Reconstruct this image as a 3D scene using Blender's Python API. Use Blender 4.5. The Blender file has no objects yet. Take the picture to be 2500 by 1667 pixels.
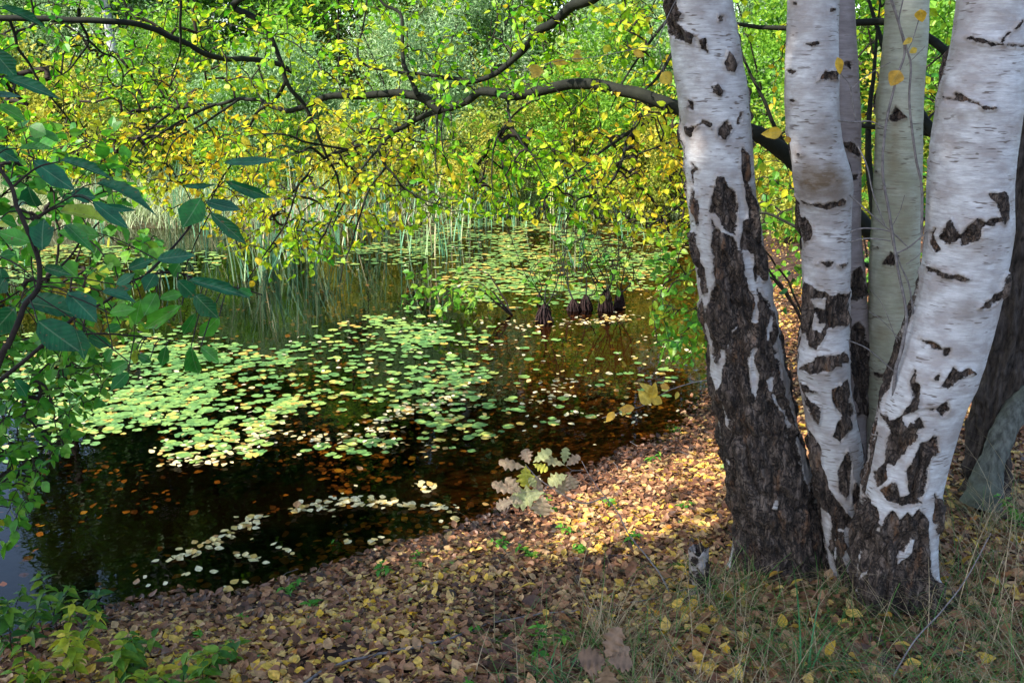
import bpy, math, numpy as np
from mathutils import Vector, Matrix
R = math.radians
sc = bpy.context.scene
# ---------------------------------------------------------------- camera, sky, sun, exposure
PITCH = 14.5; FPX = 2500*35/36.0; CAMZ = 2.1
cam = bpy.data.cameras.new('camera'); camo = bpy.data.objects.new('camera', cam); sc.collection.objects.link(camo)
cam.lens = 35; cam.sensor_width = 36; cam.clip_start = 0.05; cam.clip_end = 600
camo.location = (0, 0, CAMZ); camo.rotation_euler = (R(90-PITCH), 0, 0); sc.camera = camo
SUN_EL, SUN_AZ = 44, -125          # azimuth measured from +Y (view direction), negative = left
world = bpy.data.worlds.new('World'); sc.world = world; world.use_nodes = True
wn = world.node_tree.nodes; wl = world.node_tree.links
sky = wn.new('ShaderNodeTexSky'); sky.sky_type = 'NISHITA'; sky.sun_disc = False
sky.sun_elevation = R(SUN_EL); sky.sun_rotation = R(SUN_AZ)
bg = wn['Background']; wl.new(sky.outputs[0], bg.inputs[0]); bg.inputs[1].default_value = 0.15
sl = bpy.data.lights.new('sun', 'SUN'); sl.energy = 3.8; sl.angle = R(0.5); sl.color = (1, .94, .84)
so = bpy.data.objects.new('sun', sl); sc.collection.objects.link(so)
sd = Vector((math.sin(R(SUN_AZ))*math.cos(R(SUN_EL)), math.cos(R(SUN_AZ))*math.cos(R(SUN_EL)), math.sin(R(SUN_EL))))
so.rotation_euler = sd.to_track_quat('Z', 'Y').to_euler(); so.location = (-8, 4, 15)
sc.view_settings.view_transform = 'Standard'; sc.view_settings.look = 'None'
sc.view_settings.exposure = 1.6; sc.view_settings.gamma = 1
sc.cycles.max_bounces = 8; sc.cycles.transparent_max_bounces = 12
sc.cycles.diffuse_bounces = 3; sc.cycles.glossy_bounces = 3
sc.cycles.caustics_reflective = False; sc.cycles.caustics_refractive = False

# ---------------------------------------------------------------- helpers
CP, SP = math.cos(R(PITCH)), math.sin(R(PITCH))
def rays(px, py):
    a = (np.asarray(px, float)-1250)/FPX; b = (833.5-np.asarray(py, float))/FPX
    return np.stack([a, CP+b*SP, -SP+b*CP], -1)
def at(px, py, Y):
    d = rays(px, py); t = np.asarray(Y, float)/d[..., 1]
    return d*t[..., None]+np.array([0, 0, CAMZ])
def on_z(px, py, z=0.0):
    d = rays(px, py); t = (z-CAMZ)/d[..., 2]
    return d*t[..., None]+np.array([0, 0, CAMZ])
def proj(P):
    x, y, z = P[..., 0], P[..., 1], P[..., 2]-CAMZ
    dep = np.maximum(y*CP-z*SP, 1e-3); up = y*SP+z*CP
    return 1250+FPX*x/dep, 833.5-FPX*up/dep, dep
def _h(i, j, k):
    n = (i*374761393+j*668265263+k*2147483647) & 0xffffffff
    n = ((n ^ (n >> 13))*1274126177) & 0xffffffff
    n = ((n ^ (n >> 15))*2246822519) & 0xffffffff
    return ((n ^ (n >> 16)) & 0xffff)/65535.0
def vnoise(P):
    P = np.asarray(P, float); I = np.floor(P).astype(np.int64); f = P-I; f = f*f*(3-2*f)
    r = 0
    for dx in (0, 1):
        wx = f[..., 0] if dx else 1-f[..., 0]
        for dy in (0, 1):
            wy = f[..., 1] if dy else 1-f[..., 1]
            for dz in (0, 1):
                wz = f[..., 2] if dz else 1-f[..., 2]
                r = r+_h(I[..., 0]+dx, I[..., 1]+dy, I[..., 2]+dz)*wx*wy*wz
    return r
def fbm(P, s, o=3):
    P = np.asarray(P, float)*np.asarray(s); r = 0; a = .5; t = 0
    for k in range(o):
        r = r+a*vnoise(P+17.3*k); t += a; a *= .5; P = P*2.03
    return r/t
def sdf_poly(px, py, poly):
    """signed distance (positive inside) to a polygon"""
    poly = np.asarray(poly, float); px = np.asarray(px, float); py = np.asarray(py, float)
    d2 = np.full(px.shape, 1e18); ins = np.zeros(px.shape, bool); n = len(poly)
    for i in range(n):
        ax, ay = poly[i]; bx, by = poly[(i+1) % n]; ex, ey = bx-ax, by-ay
        wx, wy = px-ax, py-ay; t = np.clip((wx*ex+wy*ey)/(ex*ex+ey*ey+1e-12), 0, 1)
        d2 = np.minimum(d2, (wx-t*ex)**2+(wy-t*ey)**2)
        c = (ay > py) != (by > py)
        if ay != by: ins ^= c & (px < (bx-ax)*(py-ay)/(by-ay)+ax)
    d = np.sqrt(d2); return np.where(ins, d, -d)
# ---- terrain
SH = [(-900,1640),(-300,1610),(0,1590),(150,1550),(300,1500),(420,1470),(560,1478),(750,1430),(900,1380),(1000,1350),(1150,1290),(1300,1220),(1450,1160),(1600,1080),(1680,1040),(1740,950),(1768,850),(1785,740),(1800,650),(1860,590),(1880,560),(1700,533),(1300,528),(800,540),(400,556),(0,556),(-900,560)]
_s = np.array(SH, float); SHW = on_z(_s[:, 0], _s[:, 1])[:, :2]
SHW = np.vstack([[-14, 3.0], SHW[1:-1], [-14, 15.0]])
def shore(x, y):                      # positive on land
    return -sdf_poly(x, y, SHW)
def gz(x, y):
    x = np.asarray(x, float); y = np.asarray(y, float); d = shore(x, y)
    P = np.stack([x, y, np.zeros_like(x)], -1)
    d = d+.22*(fbm(P, 1.7, 3)-.5)
    land = .5*(1-np.exp(-np.maximum(d, 0)*.5))+.05*np.maximum(y-15.5, 0)+.035*np.maximum(x-2.8, 0)
    bed = -.42*(1-np.exp(-np.maximum(-d, 0)*.45))
    return np.where(d > 0, land, bed)+(fbm(P, 2.2, 4)-.5)*.05*np.clip(np.abs(d)*2, .15, 1)
def hit(px, py):
    px = np.atleast_1d(np.asarray(px, float)); py = np.atleast_1d(np.asarray(py, float)); d = rays(px, py)
    out = on_z(px, py, .3)
    for _ in range(12):
        z = gz(out[:, 0], out[:, 1]); t = (z-CAMZ)/np.minimum(d[:, 2], -.02)
        out = out*.4+.6*(d*t[:, None]+np.array([0, 0, CAMZ]))
    out[:, 2] = gz(out[:, 0], out[:, 1]); return out
# ---- objects
def mesh(name, V, F, mat, parent=None, attrs=None, smooth=False):
    V = np.asarray(V, np.float32).reshape(-1, 3)
    Fs = F if isinstance(F, list) else [F]
    Fs = [np.asarray(f, np.int32) for f in Fs if len(f)]
    me = bpy.data.meshes.new(name); me.vertices.add(len(V)); me.vertices.foreach_set('co', V.ravel())
    loops = np.concatenate([f.ravel() for f in Fs]); tot = np.concatenate([np.full(len(f), f.shape[1], np.int32) for f in Fs])
    st = np.concatenate([[0], np.cumsum(tot)[:-1]]).astype(np.int32)
    me.loops.add(len(loops)); me.loops.foreach_set('vertex_index', loops)
    me.polygons.add(len(tot)); me.polygons.foreach_set('loop_start', st); me.polygons.foreach_set('loop_total', tot)
    me.polygons.foreach_set('use_smooth', np.full(len(tot), smooth))
    for k, a in (attrs or {}).items():
        at_ = me.attributes.new(k, 'FLOAT', 'POINT'); at_.data.foreach_set('value', np.asarray(a, np.float32).ravel())
    me.update(calc_edges=True); me.validate()
    me.materials.append(mat)
    o = bpy.data.objects.new(name, me); sc.collection.objects.link(o)
    if parent: o.parent = parent
    return o
def tag(o, label=None, cat=None, group=None, kind=None):
    if label: o['label'] = label
    if cat: o['category'] = cat
    if group: o['group'] = group
    if kind: o['kind'] = kind
    return o
def thing(name, label, cat, group=None, loc=(0, 0, 0)):
    o = bpy.data.objects.new(name, None); sc.collection.objects.link(o); o.location = loc; o.empty_display_size = .1
    return tag(o, label, cat, group)
def kid(o, parent):
    """parent a world-space mesh to an empty standing anywhere"""
    o.parent = parent; o.location = tuple(-np.array(parent.location)); return o
def copy_tree(o, label, loc, rz, s=1.0):
    c = o.copy(); sc.collection.objects.link(c); c.location = loc; c.rotation_euler = (0, 0, rz); c.scale = (s, s, s); c['label'] = label
    for ch in o.children:
        k = ch.copy(); sc.collection.objects.link(k); k.parent = c
    return c
def basis(ax, nr):
    ax = ax/np.linalg.norm(ax, axis=-1, keepdims=True)
    x = np.cross(ax, nr); x /= np.linalg.norm(x, axis=-1, keepdims=True)+1e-9
    z = np.cross(x, ax); return np.stack([x, ax, z], -1)      # columns
LX, LY = [], []      # leaf coordinates of the last scatter
def scatter(tpls, pos, B, size, rnd, rng):
    """merge instances of templates (V,F tris) -> V,F,rnd"""
    Vs, Fs, As = [], [], []; off = 0; LX.clear(); LY.clear(); pick = rng.integers(0, len(tpls), len(pos)); size = np.asarray(size)
    if size.ndim == 1: size = np.repeat(size[:, None], 3, 1)
    for k, (tv, tf) in enumerate(tpls):
        m = np.where(pick == k)[0]
        if not len(m): continue
        v = np.einsum('nij,nkj->nki', B[m], tv[None]*size[m][:, None, :])+pos[m][:, None]
        f = tf[None]+(np.arange(len(m))*len(tv))[:, None, None]+off
        Vs.append(v.reshape(-1, 3)); Fs.append(f.reshape(-1, tf.shape[1])); As.append(np.repeat(rnd[m], len(tv))); LX.append(np.tile(tv[:, 0], len(m))); LY.append(np.tile(tv[:, 1], len(m))); off += len(m)*len(tv)
    return np.vstack(Vs), np.vstack(Fs), np.concatenate(As)
def leafT(w=.36, fold=.1, bend=.15, curl=0., pk=.45, full=True):
    rows = [(0, 0), (.15, .62), (pk*.75, .93), (pk+.08, 1.), (.75, .62), (.9, .28), (1, 0)]
    V = []; 
    for y, s in rows:
        z = -bend*y*y; c = curl*math.sin(y*3)
        V += [(-w*s, y, z+fold*s+c*s*.3), (0, y, z), (w*s, y, z+fold*s-c*s*.3)]
    F = []
    for i in range(len(rows)-1):
        a = i*3; F += [(a, a+1, a+4), (a, a+4, a+3), (a+1, a+2, a+5), (a+1, a+5, a+4)]
    return np.array(V, float), np.array(F)
def leafS(w=.32, fold=.08, bend=.15):
    V = [(0, 0, 0), (-w, .4, fold), (0, .5, -bend*.25), (w, .4, fold), (0, 1, -bend)]
    return np.array(V, float), np.array([(0, 2, 1), (1, 2, 4), (0, 3, 2), (3, 4, 2)])
def leafM(w=.36, fold=.08, bend=.15, curl=0.):
    rows = [(0, 0), (.22, .8), (.48, 1.), (.78, .55), (1, 0)]; V = []
    for y, s in rows:
        z = -bend*y*y; V += [(-w*s, y, z+fold*s+curl*s), (0, y, z), (w*s, y, z+fold*s-curl*s)]
    F = []
    for i in range(4):
        a = i*3; F += [(a, a+1, a+4), (a, a+4, a+3), (a+1, a+2, a+5), (a+1, a+5, a+4)]
    return np.array(V, float), np.array(F)
def padT(n=14, cup=.0, notch=.5):
    V = [(0, .0, 0)]; r = np.random.default_rng(n)
    for i in range(n+1):
        a = math.pi/2+notch*.5+(2*math.pi-notch)*i/n; rr = .5*(1+.06*r.standard_normal()*(0 < i < n))
        V.append((rr*math.cos(a), rr*math.sin(a), cup*(1+math.sin(3*a))))
    return np.array(V, float), np.array([(0, i, i+1) for i in range(1, n+1)])
def tube(P, rad, n=6, cap=False):
    P = np.asarray(P, float); m = len(P); T = np.gradient(P, axis=0); T /= np.linalg.norm(T, axis=1, keepdims=True)+1e-9
    ref = np.array([0, 0, 1.]) if abs(T[0, 2]) < .9 else np.array([1., 0, 0])
    X = np.cross(T, ref); X /= np.linalg.norm(X, axis=1, keepdims=True)+1e-9; Y = np.cross(T, X)
    a = np.arange(n)*2*math.pi/n; rad = np.broadcast_to(np.asarray(rad, float), (m,))
    V = P[:, None]+rad[:, None, None]*(np.cos(a)[None, :, None]*X[:, None]+np.sin(a)[None, :, None]*Y[:, None])
    i = np.arange(m-1)[:, None]*n; j = np.arange(n)[None]; k = (j+1) % n
    F = np.stack([i+j, i+k, i+n+k, i+n+j], -1).reshape(-1, 4)
    return V.reshape(-1, 3), F
class Acc:
    def __init__(s): s.V = []; s.F = []; s.A = []; s.n = 0
    def add(s, V, F, a=0.5):
        s.V.append(V); s.F.append(np.asarray(F)+s.n); s.A.append(np.full(len(V), a) if np.ndim(a) == 0 else a); s.n += len(V)
    def tube(s, P, r, n=6, a=.5): s.add(*tube(P, r, n), a)
    def build(s, name, mat, parent=None, smooth=True):
        by = {}
        for f in s.F: by.setdefault(f.shape[1], []).append(f)
        return mesh(name, np.vstack(s.V), [np.vstack(v) for v in by.values()], mat, parent, {'rnd': np.concatenate(s.A)}, smooth)
def spline(P, k=6):
    """catmull-rom resample"""
    P = np.asarray(P, float)
    if len(P) < 3: return np.array([P[0]+(P[-1]-P[0])*t for t in np.linspace(0, 1, k+1)])
    Q = np.vstack([2*P[0]-P[1], P, 2*P[-1]-P[-2]]); out = []
    for i in range(1, len(Q)-2):
        for t in np.arange(k)/k:
            p0, p1, p2, p3 = Q[i-1:i+3]
            out.append(.5*((2*p1)+(-p0+p2)*t+(2*p0-5*p1+4*p2-p3)*t*t+(-p0+3*p1-3*p2+p3)*t**3))
    out.append(P[-1]); return np.array(out)
# ---------------------------------------------------------------- materials
def newmat(name):
    m = bpy.data.materials.new(name); m.use_nodes = True; nt = m.node_tree; nt.nodes.clear()
    return m, nt, nt.nodes, nt.links
def ramp(nodes, stops, interp='LINEAR'):
    r = nodes.new('ShaderNodeValToRGB'); r.color_ramp.interpolation = interp; e = r.color_ramp.elements
    e[0].position = stops[0][0]; e[0].color = (*stops[0][1], 1); e[1].position = stops[-1][0]; e[1].color = (*stops[-1][1], 1)
    for p, c in stops[1:-1]:
        n = e.new(p); n.color = (*c, 1)
    return r
def leafmat(name, stops, transl=.45, rough=.5, spec=.4, tboost=1.3, veins=False):
    m, nt, N, L = newmat(name)
    a = N.new('ShaderNodeAttribute'); a.attribute_name = 'rnd'; r = ramp(N, stops); L.new(a.outputs['Fac'], r.inputs[0])
    tc = N.new('ShaderNodeTexCoord'); no = N.new('ShaderNodeTexNoise'); no.inputs['Scale'].default_value = 60; no.inputs['Detail'].default_value = 3
    L.new(tc.outputs['Object'], no.inputs[0])
    mr = N.new('ShaderNodeMapRange'); mr.inputs[1].default_value = .3; mr.inputs[2].default_value = .7; mr.inputs[3].default_value = .65; mr.inputs[4].default_value = 1.25
    L.new(no.outputs[0], mr.inputs[0])
    mx = N.new('ShaderNodeMix'); mx.data_type = 'RGBA'; mx.blend_type = 'MULTIPLY'; mx.inputs[0].default_value = 1
    L.new(r.outputs[0], mx.inputs[6]); L.new(mr.outputs[0], mx.inputs[7])
    p = N.new('ShaderNodeBsdfPrincipled'); p.inputs['Roughness'].default_value = rough; p.inputs['Specular IOR Level'].default_value = spec
    if veins:
        def mm(op, a, b=None):
            q = N.new('ShaderNodeMath'); q.operation = op
            for s_, i_ in ((a, 0), (b, 1)):
                if s_ is None: continue
                if isinstance(s_, (int, float)): q.inputs[i_].default_value = s_
                else: L.new(s_, q.inputs[i_])
            return q.outputs[0]
        ax_ = N.new('ShaderNodeAttribute'); ax_.attribute_name = 'lx'; ay_ = N.new('ShaderNodeAttribute'); ay_.attribute_name = 'ly'
        lx = mm('ABSOLUTE', ax_.outputs['Fac']); side = mm('SINE', mm('MULTIPLY', mm('SUBTRACT', ay_.outputs['Fac'], mm('MULTIPLY', lx, .75)), 52.))
        v1 = mm('GREATER_THAN', side, .88); v2 = mm('LESS_THAN', lx, .016); vv = mm('MULTIPLY', mm('MAXIMUM', mm('MULTIPLY', v1, .15), v2), .22)
        m2_ = N.new('ShaderNodeMix'); m2_.data_type = 'RGBA'; L.new(vv, m2_.inputs[0]); L.new(mx.outputs[2], m2_.inputs[6]); m2_.inputs[7].default_value = (.40, .48, .25, 1)
        sp2 = N.new('ShaderNodeTexNoise'); sp2.inputs['Scale'].default_value = 130; sp2.inputs['Detail'].default_value = 2; L.new(tc.outputs['Object'], sp2.inputs[0])
        m3_ = N.new('ShaderNodeMix'); m3_.data_type = 'RGBA'; L.new(mm('MULTIPLY', mm('GREATER_THAN', sp2.outputs[0], .69), .8), m3_.inputs[0]); L.new(m2_.outputs[2], m3_.inputs[6]); m3_.inputs[7].default_value = (.16, .09, .03, 1); mx = m3_
        bb = N.new('ShaderNodeBump'); bb.inputs['Strength'].default_value = .18; bb.inputs['Distance'].default_value = .002; L.new(side, bb.inputs['Height']); L.new(bb.outputs[0], p.inputs['Normal'])
    L.new(mx.outputs[2], p.inputs['Base Color'])
    out = N.new('ShaderNodeOutputMaterial')
    if transl > 0:
        t = N.new('ShaderNodeBsdfTranslucent'); g = N.new('ShaderNodeVectorMath'); g.operation = 'SCALE'; g.inputs[3].default_value = tboost
        L.new(mx.outputs[2], g.inputs[0]); L.new(g.outputs[0], t.inputs[0])
        ms = N.new('ShaderNodeMixShader'); ms.inputs[0].default_value = transl
        L.new(p.outputs[0], ms.inputs[1]); L.new(t.outputs[0], ms.inputs[2]); L.new(ms.outputs[0], out.inputs[0])
    else: L.new(p.outputs[0], out.inputs[0])
    return m
def woodmat(name, c1, c2, scale=(25, 25, 6), bump=.5, rough=.85, moss=None):
    m, nt, N, L = newmat(name)
    tc = N.new('ShaderNodeTexCoord'); mp = N.new('ShaderNodeMapping'); mp.inputs['Scale'].default_value = scale; L.new(tc.outputs['Object'], mp.inputs[0])
    no = N.new('ShaderNodeTexNoise'); no.inputs['Scale'].default_value = 1; no.inputs['Detail'].default_value = 6; no.inputs['Roughness'].default_value = .65; L.new(mp.outputs[0], no.inputs[0])
    st = [(.3, c1), (.68, c2)]
    r = ramp(N, st); L.new(no.outputs[0], r.inputs[0]); col = r.outputs[0]
    if moss:
        n2 = N.new('ShaderNodeTexNoise'); n2.inputs['Scale'].default_value = 4; n2.inputs['Detail'].default_value = 5; L.new(tc.outputs['Object'], n2.inputs[0])
        mr = N.new('ShaderNodeMapRange'); mr.inputs[1].default_value = .45; mr.inputs[2].default_value = .65; L.new(n2.outputs[0], mr.inputs[0])
        mx = N.new('ShaderNodeMix'); mx.data_type = 'RGBA'; L.new(mr.outputs[0], mx.inputs[0]); L.new(col, mx.inputs[6]); mx.inputs[7].default_value = (*moss, 1); col = mx.outputs[2]
    p = N.new('ShaderNodeBsdfPrincipled'); p.inputs['Roughness'].default_value = rough; p.inputs['Specular IOR Level'].default_value = .25; L.new(col, p.inputs['Base Color'])
    b = N.new('ShaderNodeBump'); b.inputs['Strength'].default_value = bump; b.inputs['Distance'].default_value = .01; L.new(no.outputs[0], b.inputs['Height']); L.new(b.outputs[0], p.inputs['Normal'])
    out = N.new('ShaderNodeOutputMaterial'); L.new(p.outputs[0], out.inputs[0]); return m
def birchmat(name, white=(.56, .55, .56), tint=(.34, .30, .29), stain=(.11, .072, .042)):
    m, nt, N, L = newmat(name); out = N.new('ShaderNodeOutputMaterial')
    tc = N.new('ShaderNodeTexCoord')
    def noise(sc, detail=4, rough=.6, scale=1):
        mp = N.new('ShaderNodeMapping'); mp.inputs['Scale'].default_value = sc; L.new(tc.outputs['Object'], mp.inputs[0])
        n = N.new('ShaderNodeTexNoise'); n.inputs['Scale'].default_value = scale; n.inputs['Detail'].default_value = detail; n.inputs['Roughness'].default_value = rough
        L.new(mp.outputs[0], n.inputs[0]); return n.outputs[0]
    def mrange(x, a, b, c=0, d=1):
        n = N.new('ShaderNodeMapRange'); n.inputs[1].default_value = a; n.inputs[2].default_value = b; n.inputs[3].default_value = c; n.inputs[4].default_value = d
        L.new(x, n.inputs[0]); return n.outputs[0]
    def mix(f, a, b, mode='MIX'):
        n = N.new('ShaderNodeMix'); n.data_type = 'RGBA'; n.blend_type = mode
        if isinstance(f, float): n.inputs[0].default_value = f
        else: L.new(f, n.inputs[0])
        for s, i in ((a, 6), (b, 7)):
            if isinstance(s, tuple): n.inputs[i].default_value = (*s, 1)
            else: L.new(s, n.inputs[i])
        return n.outputs[2]
    def math_(op, a, b):
        n = N.new('ShaderNodeMath'); n.operation = op
        for s, i in ((a, 0), (b, 1)):
            if isinstance(s, (int, float)): n.inputs[i].default_value = s
            else: L.new(s, n.inputs[i])
        return n.outputs[0]
    fine = noise((14, 14, 100), 6, .7)
    blot = noise((9, 9, 14), 4)
    len1 = noise((24, 24, 150), 1, .5); len2 = noise((7, 7, 12), 2)
    pap = noise((50, 50, 200), 3, .6)
    col = mix(mrange(blot, .42, .62), white, tint)
    col = mix(mrange(fine, .38, .66, 0, .75), col, (white[0]*.5, white[1]*.47, white[2]*.47))
    lent = math_('MULTIPLY', mrange(len1, .61, .66), mrange(len2, .46, .60))
    col = mix(math_('MULTIPLY', lent, .85), col, (.10, .07, .055))
    at1 = N.new('ShaderNodeAttribute'); at1.attribute_name = 'stain'
    sm = math_('MULTIPLY', at1.outputs['Fac'], mrange(noise((14, 14, 30), 5), .3, .6, .55, 1))
    col = mix(sm, col, stain)
    # dark bark
    fis = noise((45, 45, 11), 7, .7); fis2 = noise((18, 18, 5), 5, .6); speck = noise((190, 190, 130), 3, .75)
    vmp = N.new('ShaderNodeMapping'); vmp.inputs['Scale'].default_value = (34, 34, 8); wv = N.new('ShaderNodeVectorMath'); wv.operation = 'MULTIPLY_ADD'
    wn_ = N.new('ShaderNodeTexNoise'); wn_.inputs['Scale'].default_value = 30; wn_.inputs['Detail'].default_value = 3; L.new(tc.outputs['Object'], wn_.inputs[0]); L.new(wn_.outputs[1], wv.inputs[0]); wv.inputs[1].default_value = (.09, .09, .06); L.new(tc.outputs['Object'], wv.inputs[2]); L.new(wv.outputs[0], vmp.inputs[0])
    vo = N.new('ShaderNodeTexVoronoi'); vo.feature = 'DISTANCE_TO_EDGE'; vo.inputs['Scale'].default_value = 1; L.new(vmp.outputs[0], vo.inputs[0]); crack = mrange(vo.outputs[0], .0, .13)
    r = ramp(N, [(.36, (.012, .008, .006)), (.5, (.065, .045, .035)), (.66, (.22, .165, .135))]); L.new(math_('ADD', math_('MULTIPLY', fis, .7), math_('MULTIPLY', speck, .3)), r.inputs[0])
    dk = mix(mrange(fis2, .57, .68, 0, .6), r.outputs[0], (.20, .095, .045)); dk = mix(mrange(crack, 0, 1, .75, 0), dk, (.006, .004, .004))
    at2 = N.new('ShaderNodeAttribute'); at2.attribute_name = 'dark'
    edge = noise((34, 34, 60), 8, .8)
    dm = math_('ADD', at2.outputs['Fac'], math_('MULTIPLY', math_('SUBTRACT', edge, .5), 4.5))
    dmask = mrange(dm, -.08, .08); rim = mrange(math_('ADD', at2.outputs['Fac'], math_('MULTIPLY', math_('SUBTRACT', noise((20, 20, 26), 7, .8), .5), 9.)), -2.4, .6)
    col = mix(math_('MULTIPLY', rim, .6), col, (.25, .19, .15))
    col = mix(dmask, col, dk)
    p = N.new('ShaderNodeBsdfPrincipled'); L.new(col, p.inputs['Base Color']); L.new(mrange(dmask, 0, 1, .55, .9), p.inputs['Roughness']); p.inputs['Specular IOR Level'].default_value = .3
    hgt = math_('ADD', math_('MULTIPLY', dmask, math_('ADD', math_('MULTIPLY', fis, 1.6), math_('MULTIPLY', crack, 1.1))), math_('MULTIPLY', math_('ADD', fine, math_('MULTIPLY', pap, .5)), .22))
    b = N.new('ShaderNodeBump'); b.inputs['Strength'].default_value = .8; b.inputs['Distance'].default_value = .012; L.new(hgt, b.inputs['Height']); L.new(b.outputs[0], p.inputs['Normal'])
    L.new(p.outputs[0], out.inputs[0]); return m
G_ = lambda r, g, b: (r, g, b)
M = {}
M['birch'] = birchmat('birch_bark')
M['birch_g'] = birchmat('birch_bark_green', (.55, .56, .45), (.40, .41, .30), (.25, .18, .09))
M['birch_b'] = birchmat('birch_bark_brown', (.34, .29, .29), (.24, .20, .20), (.2, .14, .1))
M['bark'] = woodmat('dark_tree_bark', (.005, .004, .004), (.09, .07, .06), (55, 55, 16), 1.)
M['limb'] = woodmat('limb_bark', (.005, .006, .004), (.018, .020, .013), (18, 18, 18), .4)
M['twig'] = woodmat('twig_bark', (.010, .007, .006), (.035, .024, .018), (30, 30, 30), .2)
M['gtwig'] = woodmat('grey_twig_bark', (.07, .06, .06), (.24, .21, .20), (60, 60, 60), .3)
M['gbark'] = woodmat('mossy_grey_bark', (.025, .025, .022), (.15, .155, .135), (50, 50, 22), 1., moss=(.11, .12, .09))
M['ptrunk'] = woodmat('far_pale_bark', (.25, .24, .26), (.55, .54, .58), (8, 8, 14), .2)
M['dtrunk'] = woodmat('far_dark_bark', (.015, .013, .012), (.07, .055, .045), (8, 8, 3), .3)
M['root'] = woodmat('root_bark', (.006, .004, .004), (.04, .018, .016), (50, 50, 12), .9)
M['canopy'] = leafmat('canopy_leaf', [(0, (.03, .20, .01)), (.3, (.10, .36, .01)), (.55, (.28, .52, .01)), (.8, (.58, .62, .03)), (1, (.68, .46, .02))], .5, .45)
M['sallow'] = leafmat('sallow_leaf', [(0, (.016, .13, .055)), (.3, (.008, .10, .026)), (.6, (.03, .20, .02)), (.85, (.09, .32, .02)), (1, (.38, .42, .03))], .35, .46, .45, veins=True)  # teal stop paints sky sheen, bright green stop paints light from behind
M['bush'] = leafmat('bush_leaf', [(0, (.02, .10, .015)), (.4, (.045, .22, .015)), (.8, (.14, .32, .02)), (1, (.38, .38, .03))], .45, .45)
M['herb'] = leafmat('herb_leaf', [(0, (.03, .13, .02)), (.35, (.12, .25, .02)), (.7, (.33, .38, .02)), (1, (.5, .4, .03))], .4, .5)
M['seedling'] = leafmat('seedling_leaf', [(0, (.05, .22, .02)), (.6, (.12, .34, .03)), (1, (.36, .38, .04))], .4, .5)
M['pad'] = leafmat('lily_pad', [(0, (.07, .17, .05)), (.5, (.16, .30, .08)), (.78, (.28, .40, .09)), (.92, (.48, .46, .10)), (1, (.5, .32, .07))], .0, .28, .8)
M['float'] = leafmat('floating_leaf', [(0, (.62, .56, .36)), (.45, (.66, .54, .25)), (.75, (.5, .33, .07)), (1, (.30, .15, .05))], .15, .35, .7)
M['sunken'] = leafmat('sunken_leaf', [(0, (.05, .025, .012)), (.4, (.16, .08, .025)), (.85, (.42, .24, .05)), (1, (.6, .50, .10))], .0, .7, .2)
M['litter'] = leafmat('litter_leaf', [(0, (.06, .03, .02)), (.28, (.20, .082, .04)), (.5, (.38, .18, .085)), (.64, (.52, .33, .16)), (.74, (.66, .44, .12)), (.92, (.72, .42, .02)), (.96, (.5, .14, .03)), (.985, (.15, .24, .04)), (1, (.08, .2, .06))], .2, .5, .4)
M['yleaf'] = leafmat('yellow_birch_leaf', [(0, (.55, .40, .06)), (.5, (.62, .38, .03)), (1, (.5, .26, .04))], .35, .5, veins=True)
M['oak'] = leafmat('oak_leaf', [(0, (.30, .19, .12)), (.45, (.42, .30, .19)), (.75, (.34, .36, .14)), (1, (.5, .46, .06))], .3, .5, veins=True)
M['brown'] = leafmat('brown_leaf', [(0, (.14, .08, .05)), (1, (.30, .19, .12))], .25, .6)
M['reed'] = leafmat('reed_blade', [(0, (.09, .27, .14)), (.55, (.20, .40, .22)), (.8, (.34, .46, .22)), (1, (.55, .45, .26))], .3, .4)
M['dry'] = leafmat('dry_sedge', [(0, (.20, .32, .10)), (.45, (.42, .48, .26)), (1, (.66, .56, .42))], .3, .6)
M['grass'] = leafmat('grass_blade', [(0, (.03, .12, .02)), (.45, (.08, .19, .03)), (.6, (.22, .17, .08)), (1, (.46, .34, .20))], .3, .5)
M['ggrass'] = leafmat('green_grass_blade', [(0, (.02, .12, .05)), (1, (.06, .22, .06))], .3, .5)
M['willow'] = leafmat('willow_leaf', [(0, (.14, .26, .11)), (.5, (.28, .44, .20)), (.85, (.46, .56, .28)), (1, (.45, .42, .12))], .35, .5)
M['yellowbush'] = leafmat('yellowing_leaf', [(0, (.14, .24, .04)), (.5, (.38, .40, .05)), (1, (.58, .44, .06))], .4, .5)
M['greenbush'] = leafmat('green_leaf', [(0, (.06, .18, .02)), (.5, (.18, .38, .03)), (1, (.36, .50, .05))], .4, .5)
M['crown'] = leafmat('crown_leaf', [(0, (.02, .07, .015)), (.6, (.07, .18, .02)), (1, (.25, .28, .03))], .35, .5)
M['moss'] = leafmat('moss_tip', [(0, (.04, .12, .01)), (1, (.12, .24, .02))], .2, .7)
# soil
m, nt, N, L = newmat('forest_soil'); tc = N.new('ShaderNodeTexCoord')
n1 = N.new('ShaderNodeTexNoise'); n1.inputs['Scale'].default_value = 14; n1.inputs['Detail'].default_value = 8; L.new(tc.outputs['Object'], n1.inputs[0])

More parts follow.
